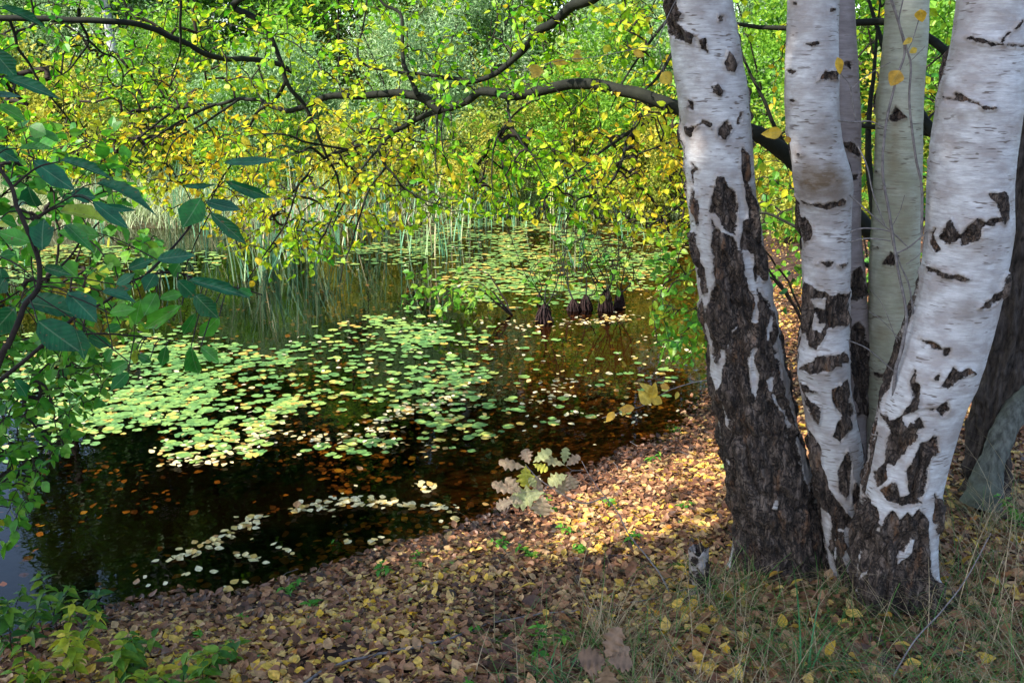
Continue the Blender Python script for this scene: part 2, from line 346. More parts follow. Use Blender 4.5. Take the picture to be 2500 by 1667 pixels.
r = ramp(N, [(.3, (.018, .012, .010)), (.55, (.06, .038, .030)), (.8, (.12, .08, .06))]); L.new(n1.outputs[0], r.inputs[0])
sp = N.new('ShaderNodeSeparateXYZ'); L.new(tc.outputs['Object'], sp.inputs[0])
mr = N.new('ShaderNodeMapRange'); mr.inputs[1].default_value = -.05; mr.inputs[2].default_value = .03; L.new(sp.outputs[2], mr.inputs[0])
mx = N.new('ShaderNodeMix'); mx.data_type = 'RGBA'; L.new(mr.outputs[0], mx.inputs[0]); mrx = N.new('ShaderNodeMapRange'); mrx.inputs[1].default_value = -.7; mrx.inputs[2].default_value = .5; L.new(sp.outputs[0], mrx.inputs[0]); mud = N.new('ShaderNodeMix'); mud.data_type = 'RGBA'; L.new(mrx.outputs[0], mud.inputs[0]); mud.inputs[6].default_value = (.003, .0022, .0015, 1); mud.inputs[7].default_value = (.085, .045, .016, 1); L.new(mud.outputs[2], mx.inputs[6]); L.new(r.outputs[0], mx.inputs[7])
mr2 = N.new('ShaderNodeMapRange'); mr2.inputs[1].default_value = 14.5; mr2.inputs[2].default_value = 17; L.new(sp.outputs[1], mr2.inputs[0])
mx2 = N.new('ShaderNodeMix'); mx2.data_type = 'RGBA'; L.new(mr2.outputs[0], mx2.inputs[0]); L.new(mx.outputs[2], mx2.inputs[6]); mx2.inputs[7].default_value = (.12, .15, .05, 1)
p = N.new('ShaderNodeBsdfPrincipled'); p.inputs['Roughness'].default_value = .95; p.inputs['Specular IOR Level'].default_value = .02; L.new(mx2.outputs[2], p.inputs['Base Color'])
b = N.new('ShaderNodeBump'); b.inputs['Strength'].default_value = .8; b.inputs['Distance'].default_value = .02; L.new(n1.outputs[0], b.inputs['Height']); L.new(b.outputs[0], p.inputs['Normal'])
o_ = N.new('ShaderNodeOutputMaterial'); L.new(p.outputs[0], o_.inputs[0]); M['soil'] = m
# pond water: clear brown film with a fresnel mirror on top
m, nt, N, L = newmat('pond_water'); tc = N.new('ShaderNodeTexCoord')
n1 = N.new('ShaderNodeTexNoise'); n1.inputs['Scale'].default_value = 5; n1.inputs['Detail'].default_value = 3; L.new(tc.outputs['Object'], n1.inputs[0])
b = N.new('ShaderNodeBump'); b.inputs['Strength'].default_value = .06; b.inputs['Distance'].default_value = .02; L.new(n1.outputs[0], b.inputs['Height'])
g = N.new('ShaderNodeBsdfGlossy'); g.inputs['Roughness'].default_value = .015; L.new(b.outputs[0], g.inputs['Normal'])
t = N.new('ShaderNodeBsdfTransparent'); t.inputs[0].default_value = (.55, .41, .25, 1)
fr = N.new('ShaderNodeFresnel'); fr.inputs[0].default_value = 1.33; L.new(b.outputs[0], fr.inputs['Normal'])
ms = N.new('ShaderNodeMixShader'); L.new(fr.outputs[0], ms.inputs[0]); L.new(t.outputs[0], ms.inputs[1]); L.new(g.outputs[0], ms.inputs[2])
o_ = N.new('ShaderNodeOutputMaterial'); L.new(ms.outputs[0], o_.inputs[0]); M['water'] = m

# ---------------------------------------------------------------- setting
def axis(segs):
    return np.unique(np.round(np.concatenate([np.arange(a, b, s) for a, b, s in segs]), 4))
gx = axis([(-300, -40, 20), (-40, -8, 1.5), (-8, -3, .15), (-3, 4, .04), (4, 8, .15), (8, 40, 1.5), (40, 301, 20)])
gy = axis([(-60, -4, 4), (-4, 1.2, .3), (1.2, 8, .04), (8, 18, .14), (18, 45, 1.5), (45, 401, 20)])
X, Y = np.meshgrid(gx, gy); Z = np.empty_like(X)
for i in range(0, len(gy), 40): Z[i:i+40] = gz(X[i:i+40], Y[i:i+40])
nx, ny = len(gx), len(gy); I = np.arange(ny-1)[:, None]*nx+np.arange(nx-1)[None]
tag(mesh('ground', np.stack([X, Y, Z], -1), np.stack([I, I+1, I+nx+1, I+nx], -1).reshape(-1, 4), M['soil'], smooth=True), 'brown forest floor and pond bed', kind='structure')
wx = np.linspace(-16, 12, 29); wy = np.linspace(1, 22, 22); X, Y = np.meshgrid(wx, wy); I = np.arange(21)[:, None]*29+np.arange(28)[None]
tag(mesh('pond_water', np.stack([X, Y, 0*X], -1), np.stack([I, I+1, I+30, I+29], -1).reshape(-1, 4), M['water']), 'dark brown still pond water', kind='structure')
# ---------------------------------------------------------------- birches
def T3(p): return [(1600+x/2.6133, y/2.6133) for x, y in p]
def T6(p): return [(1600+x/2.6133, 500+y/2.6133) for x, y in p]
def T9(p): return [(1600+x/2.6133, 1067+y/2.6133) for x, y in p]
def trunk(name, label, edges, Y, mat, dark, white, stains=(), seed=0, top=8.0, hidark=.62, lean=(0, 0), flare=.35, catg='birch tree', ztop_r=.55, bulges=()):
    E = np.array(edges, float); py = E[:, 0]; C = at((E[:, 1]+E[:, 2])/2, py, Y)
    W = np.linalg.norm(at(E[:, 2], py, Y)-at(E[:, 1], py, Y), axis=1)/2
    o = np.argsort(C[:, 2]); z0 = C[o, 2]; cx = C[o, 0]; cr = W[o]
    base = float(gz(cx[0], Y)); zs = np.concatenate([np.arange(base-.12, 2.62, .0045), np.arange(2.62, top, .06)])
    def sm(v, k=25):
        kk = np.ones(k)/k; return np.convolve(np.pad(v, (k//2, k//2), 'edge'), kk, 'valid')
    zf = np.arange(base-.3, 3.2, .0045)
    sx0 = (cx[min(1, len(cx)-1)]-cx[0])/(z0[min(1, len(cx)-1)]-z0[0]); sx1 = (cx[-1]-cx[-3])/(z0[-1]-z0[-3])
    fx = np.interp(zf, z0, cx); fx = np.where(zf > z0[-1], cx[-1]+sx1*(zf-z0[-1]), fx); fx = sm(fx, 31)
    fr = sm(np.interp(zf, z0, cr), 31)
    xs = np.interp(zs, zf, fx); rs = np.interp(zs, zf, fr); hi = np.maximum(zs-3.1, 0)
    xs = xs+sx1*.6*hi; rs = rs*(1-(1-ztop_r)*np.clip(hi/(top-3.1), 0, 1))
    ys = Y+lean[1]*np.maximum(zs-base, 0)+.02*np.sin(zs*1.7+seed); ys[zs < 2.62] = Y+ (ys[zs < 2.62]-Y)*0 + .0
    ys = np.where(zs >= 2.62, Y+lean[1]*(zs-2.62), ys)
    n = 200; th = np.arange(n)*2*np.pi/n; TH, ZZ = np.meshgrid(th, zs); lobes = 1+flare*np.exp(-np.maximum(ZZ-base, 0)/.12)*(.5+.5*np.sin(TH*4+seed))
    RR = rs[:, None]*lobes
    nxv, nyv = np.cos(TH), np.sin(TH)
    P = np.stack([xs[:, None]+RR*nxv, ys[:, None]+RR*nyv, ZZ], -1)
    PX, PY, dep = proj(P)
    P3 = np.stack([nxv*.12+seed, nyv*.12, ZZ], -1)
    blob = fbm(P3+5, (11, 11, 5), 3); low = np.clip(1-(ZZ-base)/1.6, 0, 1)
    proc = (blob-(hidark-.2*low))*9
    infr = PY > -30; w = np.clip((-nyv-.02)/.12, 0, 1)*infr          # 1 = side the photograph shows
    s = np.full(PX.shape, -40.)
    wob = (fbm(P, (38, 38, 22), 4)-.5)*26
    for poly in dark: s = np.maximum(s, sdf_poly(PX, PY, poly))
    for poly in white: s = np.minimum(s, -sdf_poly(PX, PY, poly))
    ph = np.clip((s+wob*.6)/4.5, -3, 3)
    D = w*ph+(1-w)*np.clip(proc, -3, 3)
    dk = np.clip(D*.5+.5, 0, 1); fis = fbm(np.stack([nxv*.1, nyv*.1, ZZ*.22], -1)+seed, 42, 4)
    fis2 = np.abs(fbm(np.stack([nxv*.1, nyv*.1, ZZ*.3], -1)+seed+3, 26, 3)-.5)*2
    disp = dk*(.002+.034*(fis-.5)+.024*np.minimum(fis2*3, 1)-.014)+.010*(fbm(P, 7, 3)-.5)+.0012*(fbm(P3, (40, 40, 160), 2)-.5)
    disp *= np.clip(RR/.1, .4, 1.3)
    disp = disp+w*.0045*np.exp(-((ph+.5)/.5)**2)*(.4+fbm(P, (50, 50, 50), 2))
    for (x, y, rx, ry, v) in bulges: disp = disp+v*np.exp(-((PX-x)/rx)**2-((PY-y)/ry)**2)*w
    P[..., 0] += nxv*disp; P[..., 1] += nyv*disp
    st = np.zeros(PX.shape)
    for (x, y, rx, ry, v) in stains: st = np.maximum(st, v*np.exp(-((PX-x)/rx)**2-((PY-y)/ry)**2)*w)
    st = np.maximum(st, .35*np.clip((fbm(P3+9, (6, 6, 3), 3)-.5)*5, 0, 1))
    m_ = len(zs); i = np.arange(m_-1)[:, None]*n; j = np.arange(n)[None]; k = (j+1) % n
    F = np.stack([i+j, i+k, i+n+k, i+n+j], -1).reshape(-1, 4)
    root = thing('birch_tree' if catg == 'birch tree' else 'tree', label, catg, None, (float(xs[20]), float(Y), base))
    kid(mesh('trunk', P, F, mat, None, {'dark': D.ravel(), 'stain': st.ravel()}, True), root)
    return root, np.stack([xs, ys, zs], 1), rs
B1d = [T3([(60,-40),(140,-40),(150,60),(190,90),(140,140),(190,210),(240,230),(240,290),(190,260),(100,230),(70,150),(40,60)]),
 T3([(265,235),(325,250),(330,330),(290,320)]), T3([(465,335),(515,390),(500,465),(450,440),(440,400)]), T3([(390,530),(430,580),(415,610),(360,600),(360,560)]),
 T3([(215,650),(240,655),(235,700),(210,690)]), T3([(250,820),(300,760),(370,790),(365,830),(300,800)]), T3([(385,820),(465,765),(495,820),(450,895),(400,870)]),
 T3([(210,810),(235,815),(225,870),(208,860)]), T3([(410,105),(435,110),(430,140),(408,135)]), T3([(525,760),(550,720),(550,760),(530,790)]),
 T3([(230,1045),(270,1080),(240,1110),(245,1200),(285,1330),(275,1440),(230,1310),(225,1230),(240,1200),(230,1110)]),
 T3([(390,1115),(440,1130),(460,1190),(510,1230),(525,1300),(510,1500),(470,1500),(440,1450),(370,1360),(345,1350),(380,1200)]),
 T3([(550,935),(610,1020),(605,1130),(590,1170),(630,1250),(650,1330),(665,1600),(550,1600),(560,1420),(600,1400),(585,1290),(570,1200),(545,1100)]),
 T3([(360,1400),(400,1470),(500,1530),(510,1600),(365,1600)]), T3([(200,1430),(260,1500),(260,1590),(220,1590)]), T3([(140,790),(172,900),(187,1010),(160,1010),(140,900)]),
 T6([(365,110),(420,180),(500,200),(520,290),(560,310),(570,430),(600,540),(630,600),(600,720),(600,760),(640,740),(650,540),(720,620),(740,700),(760,800),(760,900),(790,1000),(820,1200),(860,1300),(885,1400),(925,1600),(400,1600),(400,1400),(370,1250),(420,1160),(460,950),(430,920),(400,1000),(370,960),(335,700),(360,560),(380,480),(370,330),(365,200)]),
 T6([(560,110),(600,90),(640,150),(680,260),(700,320),(700,430),(690,480),(660,440),(640,480),(620,320),(560,260)]),
 T6([(200,130),(260,200),(310,400),(330,560),(290,580),(260,400),(210,260)]), T6([(300,600),(335,700),(330,800),(360,1000),(400,1200),(400,1600),(340,1600),(330,1200),(300,950)]),
 T9([(380,-30),(925,-30),(970,150),(1000,330),(1080,500),(1100,900),(1100,1100),(500,1100),(500,700),(420,300),(380,100)])]
B1w = [T6([(485,790),(520,780),(480,880),(460,930),(470,860)]), T6([(610,910),(640,900),(630,980),(665,1090),(640,1270),(600,1120),(595,1020)]),
 T6([(700,1110),(740,1080),(740,1190),(820,1310),(850,1400),(850,1490),(820,1350),(750,1260)]), T6([(335,880),(370,960),(400,1000),(420,920),(455,920),(420,1120),(405,1170),(370,1090),(345,1000)]),
 T6([(700,780),(730,700),(735,800),(705,860)]), T6([(430,1270),(455,1330),(465,1440),(440,1400)]), T9([(900,0),(930,60),(990,250),(975,340),(930,180)]), T9([(765,400),(785,410),(775,470),(750,450)]), T9([(465,140),(485,150),(480,170),(465,160)])]
B2d = [T3([(1030,520),(1090,455),(1150,455),(1155,510),(1080,505)]), T3([(950,285),(1040,265),(1055,285),(1000,300)]), T3([(950,1280),(1080,1308),(1190,1275),(1190,1305),(1090,1335),(960,1305)]),
 T3([(905,1240),(940,1290),(940,1390),(960,1380),(1000,1450),(1000,1510),(955,1568),(930,1500),(910,1400)]), T3([(905,965),(945,985),(930,1000),(905,985)]), T3([(840,445),(900,455),(880,470),(840,460)]), T3([(865,635),(910,645),(885,660)]), T3([(1120,60),(1150,50),(1145,70),(1120,75)]),T3([(1125,1145),(1150,1150),(1130,1160)]),T3([(880,5),(900,30),(880,30)]),
 T6([(930,70),(980,100),(1000,180),(960,250),(925,200)]), T6([(1030,380),(1060,352),(1130,370),(1120,395)]), T6([(1170,385),(1225,365),(1190,405)]),
 T6([(940,450),(960,500),(1040,545),(1110,575),(1190,575),(1235,555),(1235,740),(1180,770),(1100,795),(1030,935),(980,890),(935,780)]),
 T6([(950,1040),(1040,960),(1200,945),(1225,1000),(1090,1050),(1000,1075)]), T6([(905,1120),(1040,1185),(1050,1205),(940,1195)]), T6([(950,1205),(1050,1290),(1045,1405),(1000,1350),(950,1260)]),
 T6([(1130,1180),(1210,1120),(1235,1260),(1275,1330),(1250,1400),(1180,1515),(1135,1470),(1180,1340),(1150,1300)]), T6([(985,1430),(1050,1530),(1050,1600),(990,1600)]),
 T9([(985,-20),(1060,100),(1080,230),(1150,390),(1200,450),(1260,520),(1260,575),(1150,590),(1150,790),(1110,700),(1130,560),(1090,460),(1060,440),(1020,300),(1000,150)]),
 T9([(1220,90),(1255,180),(1250,300),(1215,390),(1180,340),(1165,220)]), T9([(1270,280),(1310,340),(1280,430),(1250,430)]), T9([(1150,590),(1200,600),(1230,700),(1200,760),(1240,900),(1200,950),(1150,800)])]
B2w = [T6([(990,590),(1090,595),(1080,670),(1010,665)]), T6([(1000,690),(1030,700),(1040,760),(1090,760),(1060,820),(1000,800)]), T9([(1165,640),(1230,600),(1190,630),(1160,660)])]
B5d = [T3([(1820,600),(1890,632),(1900,600),(1945,595),(2030,640),(2165,690),(2100,705),(2050,675),(1990,645),(1880,645),(1820,615)]), T3([(2130,1240),(2230,1235),(2245,1330),(2215,1430),(2175,1300)]), T3([(2352,140),(2230,240),(2200,290),(2205,250),(2340,130)]),
 T3([(1980,235),(2200,280),(2380,290),(2380,305),(2150,295)]), T6([(1745,190),(1785,150),(1770,190),(1815,290),(1790,300),(1750,250)]), T6([(1815,210),(1890,90),(1940,200),(1880,268)]), T6([(1950,200),(1990,150),(2050,90),(2100,100),(2190,85),(2200,100),(2080,150),(2070,220),(1950,265)]),
 T6([(1740,400),(1850,430),(1950,462),(2050,475),(1950,488),(1840,465),(1740,420)]), T6([(2060,660),(2090,640),(2200,540),(2240,440),(2240,560),(2120,660)]), T6([(1840,920),(1880,925),(1875,960),(1840,960)]),T6([(1840,930),(1760,900),(1680,850),(1690,845),(1770,890)]),
 T6([(1620,1110),(1650,1035),(1665,1060),(1650,1140),(1690,1160),(1690,1300),(1570,1350),(1640,1230),(1625,1150)]), T6([(1765,1110),(1810,1080),(1810,1130)]), T6([(1820,1160),(1900,1060),(1905,1040),(1930,1070),(1960,1060),(2000,1040),(2030,1070),(1940,1110),(1870,1170)]),
 T6([(1785,1310),(1860,1260),(1885,1310),(1840,1350)]), T6([(1700,1300),(1790,1300),(1780,1320),(1710,1315)]), T6([(1610,1430),(1680,1345),(1725,1420),(1640,1480)]), T6([(1440,1280),(1480,1370),(1570,1350),(1640,1500),(1560,1600),(1480,1600),(1490,1440),(1440,1350)]), T6([(1700,1540),(1780,1475),(1810,1568),(1800,1600),(1700,1600)]),
 T9([(1480,-20),(1690,-20),(1590,90),(1520,200),(1480,150)]), T9([(1700,40),(1800,0),(1780,100),(1740,200),(1720,350),(1690,400),(1620,370),(1600,210),(1640,150)]), T9([(1385,230),(1470,165),(1480,260),(1420,310)]), T9([(1430,340),(1530,290),(1560,380),(1640,350),(1700,420),(1540,420),(1480,390)]),
 T9([(1320,390),(1380,390),(1430,500),(1450,580),(1480,500),(1520,480),(1560,520),(1610,490),(1640,520),(1680,460),(1730,520),(1740,620),(1755,700),(1740,850),(1700,1000),(1720,1200),(1280,1200),(1290,900),(1300,600)]), T9([(1790,370),(1830,400),(1830,600),(1790,620),(1780,500)]), T9([(1700,900),(1745,830),(1775,900),(1850,950),(1850,1300),(1600,1300)])]
B5w = [T9([(1590,750),(1600,700),(1630,650),(1668,650),(1640,740),(1560,810),(1530,830),(1560,740)]), T9([(1395,585),(1450,565),(1440,595)]), T9([(1310,870),(1360,840),(1350,880),(1315,900)]), T9([(1255,900),(1300,780),(1290,900),(1245,1000)])]
B3d = [T6([(1240,440),(1300,400),(1330,480),(1350,560),(1290,610),(1240,600)]), T6([(1250,790),(1300,740),(1350,830),(1345,1340),(1280,1340),(1240,1000)]), T3([(1190,920),(1240,900),(1300,950),(1300,1010),(1240,960)]), T3([(1190,390),(1240,400),(1250,440),(1210,420)]), T3([(1230,1110),(1300,1110),(1280,1150),(1240,1150)])]
B4d = [T3([(1490,760),(1530,680),(1600,750),(1540,775)]), T6([(1455,370),(1500,300),(1550,330),(1525,390)]), T3([(1395,1085),(1430,1090),(1430,1110),(1400,1100)]), T6([(1370,250),(1450,280),(1380,270)]),T6([(1400,1080),(1480,1085),(1440,1100)])]
E1 = [(0,1619,1787),(115,1638,1807),(230,1654,1826),(344,1663,1835),(460,1678,1845),(615,1692,1864),(730,1709,1885),(844,1726,1900),(959,1742,1927),(1067,1761,1952),(1182,1778,1983),(1297,1801,2005),(1392,1812,2010)]
E2 = [(0,1925,2048),(115,1919,2044),(230,1916,2046),(344,1925,2051),(421,1937,2071),(478,1946,2071),(574,1958,2076),(615,1958,2078),(730,1962,2073),(844,1952,2069),(921,1946,2069),(997,1964,2084),(1097,1980,2105),(1182,1995,2109),(1297,2012,2097),(1373,2026,2094),(1430,2040,2092)]
E3 = [(0,1985,2084),(230,1998,2097),(344,2002,2101),(574,2000,2099),(653,2010,2109),(770,2016,2118),(890,2016,2117),(1000,2016,2115),(1150,2020,2118),(1350,2025,2125)]
E4 = [(0,2164,2266),(115,2157,2262),(230,2145,2252),(344,2138,2249),(497,2134,2248),(615,2126,2243),(730,2122,2237),(844,2120,2232),(959,2117,2228),(1075,2113,2222),(1250,2105,2222),(1370,2100,2225)]
E5 = [(0,2342,2505),(115,2327,2498),(230,2295,2492),(344,2279,2476),(459,2270,2465),(560,2267,2466),(615,2262,2457),(730,2243,2438),(844,2208,2407),(921,2174,2384),(997,2151,2350),(1097,2132,2319),(1182,2112,2296),(1297,2094,2283),(1411,2088,2281),(1469,2092,2276)]
def baseY(px, py): return float(hit(px, py)[0][1])
Y1, Y2, Y5 = baseY(1910, 1392), baseY(2065, 1425), baseY(2185, 1465)
t1, c1, r1 = trunk('b1', 'leftmost birch, its lower trunk clad in cracked dark brown bark', E1, Y1+.05, M['birch'], B1d, B1w, [(1720, 700, 30, 300, .1)], 1, 8.5, .55, (0, .02), .35)
t2, c2, r2 = trunk('b2', 'birch with a brown stained bulge above a curved scar, second from the left', E2, Y2+.05, M['birch'], B2d, B2w, [(2002, 440, 75, 60, 1.2), (2015, 330, 45, 90, .5), (2000, 770, 60, 60, .45), (2040, 1010, 50, 60, .3)], 2, 8.0, .6, (0, .03), .25, bulges=[(2005, 455, 70, 60, .028), (2000, 900, 70, 40, .014), (2000, 770, 50, 60, -.008)])
t3, c3, r3 = trunk('b3', 'thin dull brown birch half hidden behind the bulging birch', E3, Y2+.30, M['birch_b'], B3d, [], [(2090, 300, 40, 200, .3)], 3, 7.5, .58, (0, .04), .2)
t4, c4, r4 = trunk('b4', 'slim greenish birch with many short dashes, behind the bare grey twigs', E4, Y5+.42, M['birch_g'], B4d, [], [(2182, 400, 20, 90, .5), (2185, 320, 14, 60, .6), (2150, 810, 30, 30, .5), (2180, 950, 30, 30, .5)], 4, 7.5, .66, (0, .03), .2)
t5, c5, r5 = trunk('b5', 'thick white birch at the right, leaning right from the shared clump', E5, Y5, M['birch'], B5d, B5w, [(2130, 1080, 26, 90, .35), (2400, 600, 30, 20, .3)], 5, 8.5, .6, (0, .02), .3, bulges=[(2400, 560, 60, 40, .012), (2340, 265, 90, 22, .010), (2370, 100, 120, 20, .010)])
# dark tree at right
E6 = [(0,2455,2600),(300,2440,2580),(600,2420,2560),(800,2400,2530),(950,2385,2490),(1100,2366,2458),(1200,2358,2455),(1260,2350,2462)]
Y6 = baseY(2405, 1215)
def darktrunk(root, edges, Y, mat, top, seed, rough=.03, n=120, lean=0.):
    E = np.array(edges, float); C = at((E[:, 1]+E[:, 2])/2, E[:, 0], Y); W = np.linalg.norm(at(E[:, 2], E[:, 0], Y)-at(E[:, 1], E[:, 0], Y), axis=1)/2
    o = np.argsort(C[:, 2]); z0, cx, cr = C[o, 2], C[o, 0], C[o, 1]*0+W[o]; base = float(gz(cx[0], Y))
    zs = np.concatenate([np.arange(base-.15, 2.7, .008), np.arange(2.7, top, .06)]); s = (cx[-1]-cx[-2])/(z0[-1]-z0[-2])
    xs = np.where(zs > z0[-1], cx[-1]+s*.6*(zs-z0[-1]), np.interp(zs, z0, cx)); rs = np.interp(zs, z0, cr)*np.clip(1-(zs-2.7)/(top*1.4), .3, 1)
    TH, ZZ = np.meshgrid(np.arange(n)*2*np.pi/n, zs); a, b_ = np.cos(TH), np.sin(TH)
    d = rough*(np.abs(fbm(np.stack([a*.12+seed, b_*.12, ZZ*.25], -1), 26, 4)-.5)*2-.2)+.02*(fbm(np.stack([a*.12, b_*.12, ZZ], -1), 8, 2)-.5)
    Rr = rs[:, None]*(1+.3*np.exp(-np.maximum(ZZ-base, 0)/.12)*(.5+.5*np.sin(3*TH+seed)))+d
    P = np.stack([xs[:, None]+Rr*a, Y+lean*(zs[:, None]-base)+Rr*b_, ZZ], -1); i = np.arange(len(zs)-1)[:, None]*n; j = np.arange(n)[None]; k = (j+1) % n
    kid(mesh('trunk', P, np.stack([i+j, i+k, i+n+k, i+n+j], -1).reshape(-1, 4), mat, None, None, True), root)
    return np.stack([xs, Y+lean*(zs-base), zs], 1)
dtree = thing('spreading_tree', 'dark barked tree at the right edge whose long limb arches left over the pond', 'tree', None, (1.8, Y6, float(gz(1.8, Y6))))
dc = darktrunk(dtree, E6, Y6, M['bark'], 7.0, 3, .07)
gt = thing('leaning_tree', 'grey mossy stem slanting out of the frame at the lower right', 'tree', None, (float(on_z(2420, 1200, .5)[0]), Y6-.2, .4))
gp = spline(np.vstack([at(2395, 1230, Y6-.15), at(2425, 1120, Y6-.15), at(2480, 1000, Y6-.1), at(2570, 880, Y6-.05), at(2680, 700, Y6+.1), at(2760, 300, Y6+.2)]), 14)
gr = np.interp(np.arange(len(gp)), [0, 12, len(gp)-1], [.085, .055, .04])
v, f = tube(gp, gr, 24); nn = (fbm(v, 28, 4)-.5)*.05; v = v+nn[:, None]*np.array([1, .4, 0]); kid(mesh('trunk', v, f, M['gbark'], None, None, True), gt)
# small birch stump
sp_ = hit(1712, 1450)[0]; st = thing('stump', 'short broken birch stump left of the dark birch base', 'stump', None, tuple(map(float, sp_)))
zs = np.linspace(-.06, .16, 60); TH, ZZ = np.meshgrid(np.arange(64)*2*np.pi/64, zs)
rr = .036*(1+.5*np.exp(-np.maximum(ZZ, 0)/.03)); jag = .045*(fbm(np.stack([np.cos(TH)*2, np.sin(TH)*2, 0*ZZ], -1), 1.6, 2))*(ZZ > .1)
P = np.stack([sp_[0]+rr*np.cos(TH)-.12*ZZ, sp_[1]+rr*np.sin(TH), sp_[2]+ZZ+jag*(ZZ-.1)/.06], -1); P += ((fbm(P, 60, 3)-.5)*.015)[..., None]*np.array([1, 1, 0])
dk_ = (fbm(P, 30, 4)-.50)*6; i = np.arange(59)[:, None]*64; j = np.arange(64)[None]; k = (j+1) % 64
F = np.stack([i+j, i+k, i+64+k, i+64+j], -1).reshape(-1, 4); ctr = np.array([[sp_[0]-.018, sp_[1], sp_[2]+.12]]); V = np.vstack([P.reshape(-1, 3), ctr]); top_ = np.array([(59*64+a, 59*64+(a+1) % 64, 3840) for a in range(64)])
kid(mesh('trunk', V, [F, top_], M['birch'], None, {'dark': np.append(dk_.ravel(), 2.), 'stain': np.full(len(V), .5)}, True), st)

# ---------------------------------------------------------------- growing twigs and leaves
def grow(paths, targets, rng, r0=.0013, pw=.45, maxlen=.9, seg=.06, droop=.12, leafgap=.045, tri=5):
    """paths: list of (points, radii). Returns wood Acc and leaf positions/axes."""
    node = []; 
    for P, r in paths: node.append(P)
    nodes = list(np.vstack(node)); parent = [-1]*len(nodes); new = []; LP, LA = [], []
    arr = np.zeros((len(nodes)+len(targets)*18, 3)); arr[:len(nodes)] = nodes; n = len(nodes); par = -np.ones(len(arr), int); cnt = np.zeros(len(arr))
    # order by distance to the skeleton
    d0 = np.array([np.min(np.sum((arr[:n]-t)**2, 1)) for t in targets]); chains = []
    for t in targets[np.argsort(d0)]:
        dd = np.sum((arr[:n]-t)**2, 1); k = int(np.argmin(dd+.15*np.maximum(t[2]-arr[:n, 2], 0)*0)); ln = math.sqrt(dd[k])
        if ln < .04: continue
        a = arr[k]; m_ = int(min(max(ln/seg, 3), 16)); u = np.linspace(0, 1, m_+1)[1:, None]
        bow = rng.normal(0, .13*ln, 3); bow[2] = abs(bow[2])*.7+droop*ln
        P = a+(t-a)*u+bow*np.sin(u*np.pi)*1.+rng.normal(0, .010*min(ln, .5)/.3, (m_, 3))
        idx = np.arange(n, n+m_); arr[idx] = P; par[idx[0]] = k; par[idx[1:]] = idx[:-1]; n += m_
        chains.append((k, idx)); cnt[idx[-1]] += 1
        Q = np.vstack([a, P]); L_ = ln; s0 = max(0, 1-.45/max(L_, .01)) if L_ > .45 else .15
        m2 = max(2, int(L_*(1-s0)/leafgap)); uu = s0+(1-s0)*(np.arange(m2)+rng.random(m2)*.6)/m2
        q = np.stack([np.interp(uu*m_, np.arange(m_+1), Q[:, c]) for c in range(3)], 1); T = t-a; T = T/np.linalg.norm(T)
        side = np.where(np.arange(m2) % 2, 1, -1)[:, None]*np.cross(T, [0, 0, 1.]); LP.append(q); LA.append(T*.7+side*.8+rng.normal(0, .35, (m2, 3))+np.array([0, 0, -.28]))
        LP.append(t[None]); LA.append((T+rng.normal(0, .2, 3)+np.array([0, 0, -.2]))[None])
    for i in range(n-1, -1, -1):
        if par[i] >= 0: cnt[par[i]] += cnt[i]
    A = Acc()
    for k, idx in chains:
        rad = r0*np.maximum(cnt[idx], 1)**pw; P = np.vstack([arr[k], arr[idx]]); A.tube(P, np.append(rad[0], rad*np.linspace(1, .85, len(rad))), tri, float(rng.random()))
    return A, np.vstack(LP), np.vstack(LA)
def leaves(name, LP, LA, size, mat, tpl, rng, rnd, parent=None, njit=.45, sizej=.25, upn=1.):
    N_ = len(LP); nr = rng.normal(0, njit, (N_, 3)); nr[:, 2] += upn; B = basis(LA, nr)
    s = size*np.clip(rng.normal(1, sizej, N_), .4, 1.6)
    V, F, A = scatter(tpl, LP, B, s, np.clip(rnd, 0, 1), rng)
    o = mesh(name, V, F, mat, None, {'rnd': A}, False)
    if parent: kid(o, parent)
    return o
LT = [leafM(.34, .07, .12), leafM(.38, .12, .25, .04), leafM(.33, .02, .3, -.05), leafM(.4, -.05, .1, .03)]
LS = [leafS(), leafS(.28, .02, .3), leafS(.36, .12, .1)]
rng = np.random.default_rng(11)
def pl(pts, ys, k=5):
    pts = np.array(pts, float); Y_ = np.interp(np.linspace(0, 1, len(pts)), np.linspace(0, 1, len(ys)), ys); return spline(at(pts[:, 0], pts[:, 1], Y_), k)
def Z2(p): return [(800+x/2.6133, y/2.6133) for x, y in p]
limbs = []; LIMB = Acc()
def limb(P, r0, r1, n=10, acc=LIMB):
    r = np.linspace(1, 0, len(P))**1.1*(r0-r1)+r1; P = P+(fbm(P, 9, 2)[:, None]-.5)*.02; acc.tube(P, r*(1+.12*(fbm(P, 25, 2)-.5)), n); limbs.append((P, r)); return P
